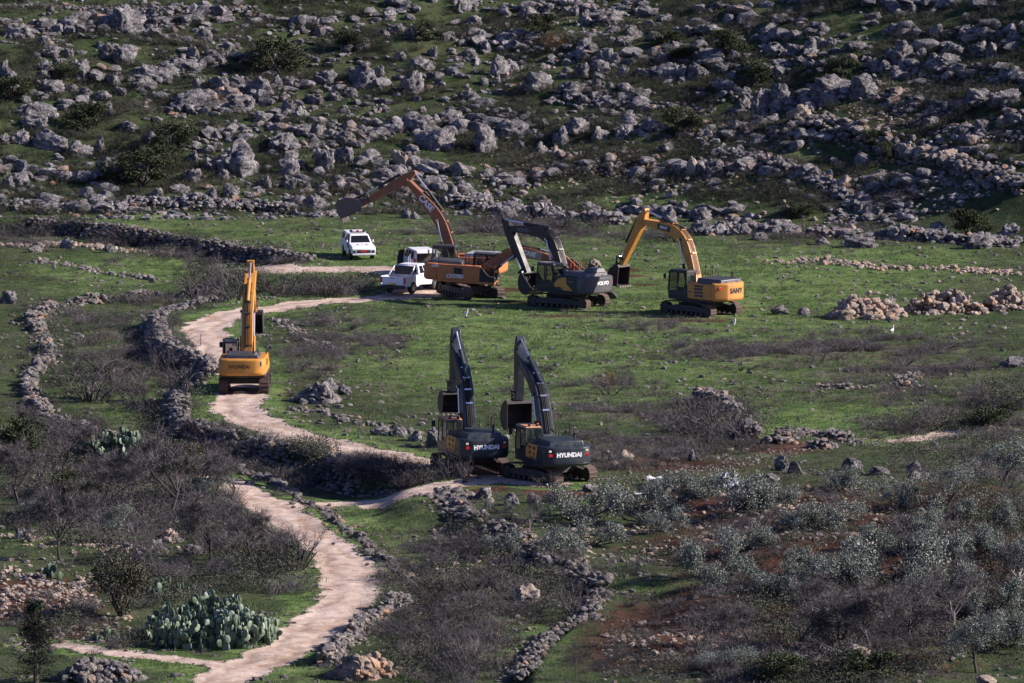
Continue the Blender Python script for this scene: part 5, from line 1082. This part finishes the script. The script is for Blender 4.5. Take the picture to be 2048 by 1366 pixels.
batch('bare_tree', 'bare tree', P_TREE, [(119, 1122, 130, 165), (217, 1034, 120, 130), (335, 1040, 190, 180), (421, 1118, 150, 150), (500, 1122, 130, 110), (40, 1010, 120, 130), (140, 930, 110, 90), (60, 900, 90, 90), (270, 1010, 100, 120), (1694, 1308, 170, 130), (1745, 1302, 160, 150), (1590, 1318, 150, 120), (1820, 1290, 150, 130), (1497, 76, 34, 50), (460, 1010, 120, 110), (1500, 1290, 120, 90), (1640, 1250, 130, 100)], 'leafless grey-brown tree', ('slim', 80, 'spreading', 135, 'broad'), 'leafless trees')
batch('pale_bare_tree', 'bare tree', P_PALE, [(1905, 1262, 130, 130), (2040, 1185, 110, 100), (1850, 1240, 90, 110), (1060, 1075, 26, 90)], 'pale-limbed leafless tree', ('slim', 80, 'spreading', 120, 'broad'), 'pale leafless trees')
batch('olive_tree', 'olive tree', P_OLIVE, [(242, 1086, 90, 85), (60, 1050, 80, 60), (1890, 1015, 110, 100), (2005, 970, 120, 90), (1955, 1345, 130, 130), (430, 1010, 90, 70), (1450, 1345, 120, 60)], 'silvery leafed olive', ('small', 95, 'medium', 125, 'large'), 'standing olives')
batch('felled_olive', 'felled olive', P_FELL, [(1160, 1040, 160, 70), (1260, 1050, 150, 80), (1120, 1112, 130, 60), (1400, 1000, 110, 55), (1500, 1100, 110, 50), (1600, 1150, 110, 60), (1740, 1100, 120, 50), (1700, 1180, 130, 70), (1870, 1200, 140, 80), (2010, 1235, 120, 90), (2030, 1300, 100, 80), (1440, 1180, 120, 60), (1800, 1010, 90, 55), (1920, 1050, 120, 60), (2020, 1060, 90, 60), (1650, 1050, 130, 50), (1010, 1110, 80, 50), (985, 1026, 60, 30), (1700, 988, 110, 55), (1490, 1028, 140, 80), (1810, 1165, 200, 95), (1400, 1160, 140, 90), (1690, 1165, 130, 60), (1900, 1120, 120, 60), (2030, 1130, 110, 60), (1850, 1080, 110, 50), (1600, 1060, 110, 40), (1560, 1010, 90, 40), (1330, 1010, 110, 50), (1210, 1095, 120, 55), (1960, 1110, 130, 60), (1550, 1190, 110, 50), (1330, 1060, 90, 45)], 'felled silvery olive heap', ('small', 95, 'medium', 125, 'large'), 'felled olives', 1.0)
batch('bare_bush', 'bush', P_BUSH, [(590, 1140, 110, 95), (1137, 1225, 90, 75), (470, 600, 150, 80), (390, 600, 110, 50), (560, 590, 110, 60), (650, 592, 120, 50), (720, 590, 90, 42), (180, 800, 150, 70), (230, 760, 130, 60), (330, 745, 100, 60), (300, 820, 120, 60), (370, 790, 80, 60), (130, 760, 90, 50), (1440, 870, 130, 70), (1500, 880, 110, 60), (1400, 850, 90, 60), (1990, 815, 110, 55), (1860, 860, 110, 40), (900, 960, 70, 62), (930, 965, 40, 50), (1090, 975, 60, 34), (250, 480, 110, 34), (60, 470, 120, 36), (1000, 455, 80, 40), (1110, 462, 90, 36), (1350, 484, 100, 30), (1950, 1200, 110, 70), (820, 1160, 90, 50), (950, 1180, 110, 50), (1020, 1150, 90, 50), (1700, 1200, 130, 60), (100, 990, 110, 70), (400, 960, 110, 70), (420, 1060, 90, 60), (600, 745, 70, 40), (690, 660, 80, 26), (1880, 700, 90, 24), (1700, 700, 110, 22), (1800, 735, 100, 30), (1660, 1340, 170, 70), (1560, 1350, 120, 50), (1150, 1240, 70, 60)], 'purplish leafless bush', SZ, 'leafless bushes')
batch('dry_bush', 'bush', P_DBUSH, [(990, 1290, 60, 60), (860, 1190, 90, 50), (930, 1330, 90, 60), (880, 1290, 80, 60), (830, 1330, 90, 60), (1220, 790, 80, 46), (1000, 1340, 60, 50), (1480, 740, 110, 22), (1780, 800, 90, 22), (1640, 720, 110, 26)], 'straw-brown bush', SZ, 'dry bushes')
# conifer at the lower left
r_ = np.random.default_rng(5); cv = TW(); cs = MB().tube([(0, 0, -.2), (.03, .02, 3.6)], .09, 7, .02)
for k in range(150):
    z = r_.uniform(.25, 3.6); L = (1.25 - z * .30) * r_.uniform(.45, 1.05) + .06; a = r_.uniform(0, 6.28); d = np.array([math.cos(a), math.sin(a), r_.uniform(-.05, .35)])
    cs.tube([(0, 0, z), tuple(np.array([0, 0, z]) + d * L)], .014, 4, .004)
    for j in range(55):
        t = r_.uniform(.15, 1.05); p = np.array([0, 0, z]) + d * L * t + r_.normal(size=3) * .055; q = d + r_.normal(size=3) * .7; cv.leaf(p, r_.uniform(.08, .16), .014, np.clip(.45 + r_.normal() * .22, 0, 1), r_, q / np.linalg.norm(q))
plant('conifer', 'conifer', [meshpair(cv, cs, 'foliage', 'trunk', M_CONIF, M_BARK)], 72, 1366, 100, 170, 'dark pointed conifer at the lower left beside the grey stone heap', None)
P_DKOL = [meshpair(*crown(131, 6500, .030, .009, 14, 1.0), 'crown', 'trunk', leaf_mat('dusky_leaves', [(.1, (.02, .022, .012)), (.5, (.05, .052, .03)), (.9, (.10, .10, .06))]), M_BARK)]
plant('dusky_tree', 'tree', P_DKOL, 242, 1232, 112, 125, 'dark olive-brown bushy tree between the two cactus clumps', None)
# prickly pears
pv, pf = ico(2); PAD = (pv * np.array([.19, .045, .25]) + np.array([0, 0, .22]), pf, np.zeros(len(pv)))
def cactus(u, v, wpx, hpx, n0, lev, label, tint=.5, seed=1):
    r_ = np.random.default_rng(seed); c = at(u, v); k = ppm(c); Wd = wpx / k; Hh = hpx / k; T, TN = [], []
    tall = max(1, int(Hh / .33))
    def add(p, yaw, tilt, s, lev_):
        cy, sy = math.cos(yaw), math.sin(yaw); ct, st_ = math.cos(tilt), math.sin(tilt); Rm = np.array([[cy, -sy, 0], [sy, cy, 0], [0, 0, 1]]) @ np.array([[ct, 0, st_], [0, 1, 0], [-st_, 0, ct]])
        T.append(np.concatenate([Rm * s, p[:, None]], 1)); TN.append(np.clip(tint - .12 + r_.normal() * .30, 0.02, 1))
        if lev_ <= 0: return
        for _ in range(r_.integers(1, 4)):
            b = r_.uniform(-1.0, 1.0); q = p + Rm @ (np.array([math.sin(b) * .17, 0, .22 + math.cos(b) * .22]) * s)
            add(q, yaw + r_.normal() * 1.0, tilt * .5 + b * .75 + r_.normal() * .22, s * r_.uniform(.8, 1.02), lev_ - 1)
    for i in range(n0):
        a = r_.uniform(0, 6.28); rr = math.sqrt(r_.random()); x, y = math.cos(a) * rr * Wd * .46, math.sin(a) * rr * Wd * .50 + Wd * .46
        if Wd > 4 and vnoise(np.array([x * 1.1 + 7]), np.array([y * 1.1 + seed]), 31)[0] < .36: continue
        zz = float(zt(np.array([c.x + x]), np.array([c.y + y]))[0]) - c.z
        add(np.array([x, y, zz - .1]), r_.uniform(0, 6.28), r_.normal() * .3, r_.uniform(.8, 1.2), min(lev, max(0, int(lev * (1.25 - rr * .6) * r_.uniform(.35, 1.1)))))
    T = np.array(T); V, Fc, tv = merge([PAD], np.zeros(len(T), int), T, np.array(TN))
    o = empty('prickly_pear', c); tag(o, label, 'cactus', 'prickly pear cacti'); link('pads', npmesh('pads', V, Fc, M_CACT, tv, True), o)
    st = MB()
    for t in T[::6]: st.tube([tuple(t[:, 3] + np.array([0, 0, -.25])), tuple(t[:, 3])], .07, 6, .05)
    st.obj('stems', M_BARK, o)
cactus(424, 1300, 285, 120, 130, 5, 'largest pale green prickly pear thicket beside the lower road', .60, 3)
cactus(330, 1200, 130, 60, 22, 2, 'darker prickly pear behind the large pale cactus thicket', .10, 4)
cactus(210, 934, 125, 70, 70, 5, 'prickly pear at the end of the crooked field wall', .5, 5)
cactus(112, 1158, 60, 46, 8, 2, 'small dark prickly pear on the broken low wall', .10, 6)
cactus(215, 1285, 70, 44, 10, 1, 'little prickly pear left of the large thicket beside the side path', .35, 7)
cactus(400, 1010, 60, 46, 9, 3, 'prickly pear half hidden under the leafless trees by the lower road', .45, 8)

# ground cover nobody could count
def tuft_proto(seed, n, h, spread, w_, bend=.5):
    r_ = np.random.default_rng(seed); tw = TW()
    for k in range(n):
        a = r_.uniform(0, 6.28); o = abs(r_.normal()) * spread; p = np.array([math.cos(a) * o, math.sin(a) * o, -.03]); d = np.array([r_.normal() * bend, r_.normal() * bend, 1.0]); d /= np.linalg.norm(d)
        tw.rib(p, p + d * h * r_.uniform(.5, 1.2), w_, np.clip(.5 + r_.normal() * .16, 0, 1) - .5, r_)
    return tw.proto()
def scrub_proto(seed, n, w_):
    r_ = np.random.default_rng(seed); tw = TW()
    for k in range(n):
        a = r_.uniform(0, 6.28); o = math.sqrt(r_.random()) * .5; p = np.array([math.cos(a) * o * .6, math.sin(a) * o * .6, 0]); d = np.array([math.cos(a) * o + r_.normal() * .55, math.sin(a) * o + r_.normal() * .55, .9]); d /= np.linalg.norm(d)
        L = r_.uniform(.4, 1.0); tt_ = np.clip(.5 + r_.normal() * .2, 0, 1) - .5; tw.rib(p, p + d * L, w_, tt_, r_)
        for j in range(6):
            t = r_.uniform(.15, 1); q = p + d * L * t; e = d * .5 + r_.normal(size=3) * .9; e /= np.linalg.norm(e); tw.rib(q, q + e * L * r_.uniform(.2, .45), w_ * .7, tt_ + r_.normal() * .1, r_)
    return tw.proto()
def cover(name, P, protos, s, zs, mat, tint, label):
    n = len(P); T = xform(P, np.stack([s, s, s * zs], 1), rng.uniform(0, 6.28, n)); V, Fc, tv = merge(protos, rng.integers(0, len(protos), n), T, tint)
    return tag(link(name, npmesh(name, V, Fc, mat, tv)), label, name.replace('_', ' '), kind='stuff')
GR = [tuft_proto(200 + k, 9, .17, .16, .012) for k in range(6)]; SCB = [scrub_proto(220 + k, 16, .016) for k in range(6)]; TALL = [scrub_proto(240 + k, 34, .011) for k in range(5)]
def gd(u, v, x, y): return np.clip(.25 + blob(u, v, LUSH) * .8 - blob(u, v, SOIL) * .8 - blob(u, v, DRY) * .25, .03, 1) * (.35 + sstep(.35, .6, fbm(x / 2.2, y / 2.2, 71, 3)))
gp = np.concatenate([scatter(48000, (-520, 2570), (425, 1366), gd, .3), scatter(28000, (-520, 2570), (-20, 425), gd, .3)])
n = len(gp); gu, gv = pix(gp[:, 0], gp[:, 1], gp[:, 2]); cover('grass', gp, GR, rng.uniform(.6, 1.35, n), rng.uniform(.6, 1.1, n), M_GRASS, np.clip(.35 + .45 * (fbm(gp[:, 0] / 4, gp[:, 1] / 4, 88, 3) - .5) * 2 + blob(gu, gv, LUSH) * .22 + rng.normal(size=n) * .1, 0, 1), 'short green grass over the meadow and slopes')
tq = scatter(5000, (-30, 2080), (425, 1366), lambda u, v, x, y: gd(u, v, x, y) * sstep(.45, .7, fbm(x / 1.5, y / 1.2, 171, 3)), .3); n = len(tq)
cover('tall_weeds', tq, GR, rng.uniform(1.2, 2.6, n), rng.uniform(.5, .9, n), M_GRASS, np.clip(.18 + rng.normal(size=n) * .16, 0, 1), 'darker weed tufts standing in the meadow grass')
def dd(u, v, x, y): return np.clip(blob(u, v, DRY) * 1.0 + .12 - blob(u, v, SOIL) * .1, .05, 1) * sstep(.42, .62, fbm(x / 3.0, y / 1.6, 73, 3))
dp = np.concatenate([scatter(10500, (-520, 2570), (425, 1366), dd, .3), scatter(2600, (-520, 2570), (-20, 430), dd, .3)])
n = len(dp); cover('dry_scrub', dp, SCB, rng.uniform(.28, .62, n), rng.uniform(.55, .9, n), M_DRY, np.clip(.45 + .5 * (fbm(dp[:, 0] / 5, dp[:, 1] / 5, 89, 3) - .5) * 2 + rng.normal(size=n) * .12, 0, 1), 'low dry grey-brown thistle scrub across the grass')
mp = scatter(3400, (-30, 2080), (425, 1366), lambda u, v, x, y: np.clip(blob(u, v, DRY) - .2, 0, 1) * sstep(.48, .66, fbm(x / 4.5, y / 3.2, 273, 3)), .25); n = len(mp)
cover('thistle_mounds', mp, TALL, rng.uniform(.5, 1.15, n), rng.uniform(.42, .7, n), M_TWIG, np.clip(.42 + rng.normal(size=n) * .2, 0, 1), 'grey leafless thistle mounds dotted across the meadow')
TH = [(-220, 900, 150, 250, 260, .8), (2270, 1100, 150, 200, 300, .8), (-200, 480, 150, 50, 90, .7), (2230, 700, 120, 100, 100, .5), (430, 1175, 130, 16, 110, .8), (430, 880, 60, 16, 50, .9), (560, 908, 90, 12, 80, .95), (700, 940, 90, 12, 80, .95), (800, 965, 60, 12, 50, .9), (1850, 405, 170, 26, 170, .5), (1950, 330, 100, 40, 90, .5), (150, 1240, 70, 30, 60, .7), (1230, 1310, 110, 50, 110, .5), (1330, 1330, 120, 40, 80, .55), (1300, 1150, 120, 40, 60, .5), (330, 1195, 90, 30, 130, .7), (250, 1290, 70, 20, 60, .6), (640, 950, 160, 16, 60, .7), (300, 484, 90, 8, 70, .75), (430, 506, 110, 8, 90, .75), (560, 526, 60, 6, 40, .65), (110, 460, 90, 10, 60, .8), (500, 900, 110, 16, 70, .7), (700, 960, 110, 16, 90, .8), (350, 690, 30, 40, 60, .6), (110, 650, 30, 30, 20, .6), (330, 850, 60, 30, 50, .8), (950, 1060, 60, 30, 50, .7), (1110, 1160, 60, 30, 60, .8), (1450, 1240, 160, 50, 70, .5), (640, 578, 115, 16, 120, .9), (450, 568, 75, 28, 80, 1.1), (300, 602, 110, 10, 60, .7), (60, 452, 90, 12, 50, .7), (400, 520, 150, 12, 80, .6), (180, 740, 110, 70, 130, .75), (330, 790, 60, 60, 70, .8), (330, 700, 50, 40, 40, .7), (60, 560, 60, 18, 25, .6), (180, 640, 60, 16, 30, .7), (640, 690, 60, 40, 50, .5), (600, 745, 40, 40, 40, .6), (1440, 850, 80, 40, 130, 1.0), (1850, 850, 90, 22, 80, .8), (1990, 805, 60, 26, 60, .9), (1250, 765, 60, 14, 40, .5), (1010, 450, 60, 14, 50, .9), (1120, 456, 90, 12, 60, .8), (1350, 476, 70, 14, 50, .6), (1600, 474, 90, 12, 40, .6), (860, 1180, 80, 70, 150, .7), (900, 1300, 120, 60, 200, .75), (1070, 1180, 80, 60, 120, .75), (1000, 1090, 60, 40, 60, .6), (1700, 1240, 260, 80, 560, .85), (1950, 1150, 120, 140, 360, .9), (1600, 1345, 230, 40, 330, .8), (1750, 1080, 280, 70, 300, .6), (1930, 930, 130, 50, 160, .8), (1450, 1090, 120, 50, 100, .5), (250, 1000, 220, 110, 620, .95), (520, 1120, 90, 50, 170, .9), (80, 920, 90, 60, 200, .95), (440, 1040, 100, 60, 180, .9), (330, 1150, 90, 26, 80, .7), (1250, 905, 100, 16, 70, .5), (1400, 905, 120, 18, 80, .6), (1500, 1060, 240, 60, 120, .5), (700, 1330, 60, 30, 40, .6), (110, 1250, 90, 50, 80, .6), (1280, 1230, 120, 60, 60, .5), (1950, 1040, 130, 60, 120, .7), (1650, 1000, 200, 40, 90, .5)]
tp, ts = [], []
for (cu, cv_, ru, rv, nn_, hh) in TH:
    q = scatter(nn_, (cu - ru * 1.4, cu + ru * 1.4), (cv_ - rv * 1.4, cv_ + rv * 1.4), lambda u, v, x, y: np.exp(-(((u - cu) / ru) ** 2 + ((v - cv_) / rv) ** 2) * 1.3), .2); tp.append(q); ts.append(np.full(len(q), hh))
tp = np.concatenate(tp); ts = np.concatenate(ts) * rng.uniform(.5, 1.3, len(tp)); tnt = .30 + .9 * (fbm(tp[:, 0] / 3, tp[:, 1] / 5, 191, 3) - .42) + rng.normal(size=len(tp)) * .17
gsel = (vnoise(tp[:, 0] / 2.6, tp[:, 1] / 5, 201) + rng.normal(size=len(tp)) * .12) > .54
M_GBR = leaf_mat('green_grey_brush', [(.1, (.014, .018, .010)), (.5, (.046, .054, .032)), (.92, (.15, .16, .11))])
LFB = []
for k in range(4):
    r_ = np.random.default_rng(260 + k); lw = TW()
    for j in range(130):
        a = r_.uniform(0, 6.28); o = math.sqrt(r_.random()) * .5; q = np.array([math.cos(a) * o, math.sin(a) * o, r_.uniform(.05, .9) * (1 - o)]); lw.leaf(q, r_.uniform(.06, .14), .016, np.clip(.5 + r_.normal() * .2, 0, 1) - .5, r_)
    LFB.append(lw.proto())
cover('brushwood', tp[~gsel], TALL, ts[~gsel] * 1.25, np.full((~gsel).sum(), .85), M_TWIG, np.clip(tnt[~gsel], 0, 1), 'tangled leafless brush filling the field corners and road edges')
cover('leafy_brush', tp[gsel], LFB, ts[gsel] * 1.5, np.full(gsel.sum(), .85), M_GBR, np.clip(tnt[gsel] + .15, 0, 1), 'green-grey leafy undergrowth among the leafless brush')
hq = scatter(9600, (-520, 2570), (-20, 430), lambda u, v, x, y: .12 + sstep(.40, .62, fbm(x / 4.0, y / 3.0, 133, 3)), .3); n = len(hq)
cover('hillside_weeds', hq, TALL, rng.uniform(.45, 1.35, n), rng.uniform(.5, .85, n), leaf_mat('hill_weeds', [(.1, (.018, .024, .014)), (.5, (.048, .054, .034)), (.9, (.12, .115, .085))]), np.clip(.45 + .5 * (fbm(hq[:, 0] / 5, hq[:, 1] / 5, 89, 3) - .5) * 2 + rng.normal(size=n) * .14, 0, 1), 'dark straggly weeds between the hillside rocks')
# ------------------------------------------------------------------ small things
def egret(u, v, label, seed):
    c = at(u, v); o = empty('egret', c, random.Random(seed).uniform(0, 6.28)); tag(o, label, 'egret', 'egrets on the meadow')
    skin_figure('body', WHITE, [(-.02, 0, .30), (-.16, 0, .27), (-.26, 0, .24), (.08, 0, .36), (.10, 0, .46), (.06, 0, .54), (.10, 0, .60), (.15, 0, .60), (0, .04, .20), (0, .04, .02), (0, -.04, .20), (0, -.04, .02)], [(0, 1), (1, 2), (0, 3), (3, 4), (4, 5), (5, 6), (6, 7), (0, 8), (8, 9), (0, 10), (10, 11)], [.085, .07, .025, .05, .030, .028, .036, .015, .03, .012, .03, .012], o, 1)
    MB().tube([(.15, 0, .60), (.25, 0, .585)], .013, 6, .003).obj('beak', M_AMB, o)
for i, (u, v, lab) in enumerate([(1469, 652, 'white egret on the grass below the yellow excavator with black cab'), (1785, 668, 'white egret in front of the middle rubble pile'), (933, 634, 'white egret on the grass before the front orange excavator')]): egret(u, v, lab, i)
def sheet(u, v, wpx, hpx, label, mat, tilt, rz):
    c = at(u, v); k = ppm(c); W, H = wpx / k, max(hpx / k / .6, .3); m = MB(); n = 6
    P = [((i / n - .5) * W, .06 * math.sin(i * 1.7)) for i in range(n + 1)]
    m.prism(P + [(x, z + .02) for x, z in P[::-1]], -H / 2, H / 2); o = m.obj('scrap_sheet', mat); o.location = (c.x, c.y, c.z + H * .3); o.rotation_euler = (tilt, .1, rz); tag(o, label, 'scrap sheet', 'scrap metal sheets')
sheet(1312, 968, 36, 14, 'bright white bent sheet lying on the slab heap', WHITE, .5, .2)
sheet(1458, 972, 30, 22, 'whitish crumpled sheet leaning in the olive branches', paint('dull_white_sheet', (.45, .48, .55), .5, .3), .8, -.2)
sheet(1480, 984, 26, 18, 'blue-grey sheet leaning below the whitish one', paint('blue_grey_sheet', (.22, .25, .32), .5, .3), .9, .4)
c = at(1283, 992); p_ = MB().tube([(-.35, 0, .10), (.35, .1, .14)], .06, 10).tube([(.33, .1, .14), (.37, .1, .14)], .08, 10).obj('pipe', WHITE); p_.location = c; tag(p_, 'short white pipe lying among the rocks below the teal excavators', 'pipe')
for (u, v, hpx, lab) in [(1031, 1366, 56, 'thin rusty fence post at the bottom edge by the pale wall'), (1151, 1362, 46, 'thin rusty fence post on the bottom edge of the red slope'), (663, 742, 26, 'thin grey post at the meadow corner inside the bend'), (401, 690, 22, 'leaning thin stake on the outer verge of the bend')]:
    c = at(u, v); k = ppm(c); L = hpx / k; o = MB().tube([(0, 0, -.2), (L * .05, 0, L)], .028, 6, .024).box(-.04, .04, -.04, .04, L * .55, L * .58).obj('fence_post', M_TRK); o.location = c; tag(o, lab, 'post', 'thin posts')
bg_ = MB().plan([(-.45, -.3), (.5, -.35), (.55, .3), (-.4, .35)], 0, .55, [(-.2, -.15), (.25, -.2), (.3, .15), (-.25, .2)]).plan([(-.22, -.17), (.27, -.22), (.32, .17), (-.27, .22)], .55, .72, [(-.06, -.05), (.06, -.05), (.06, .05), (-.06, .05)]).obj('refuse_bag', M_BLK, None, .12); bg_.location = at(1588, 946); tag(bg_, 'black refuse bag beside the upright pale block', 'bag')
for o in list(SC.objects):
    if o.parent is None and o.get('category') and 'kind' not in o: o['kind'] = 'thing'
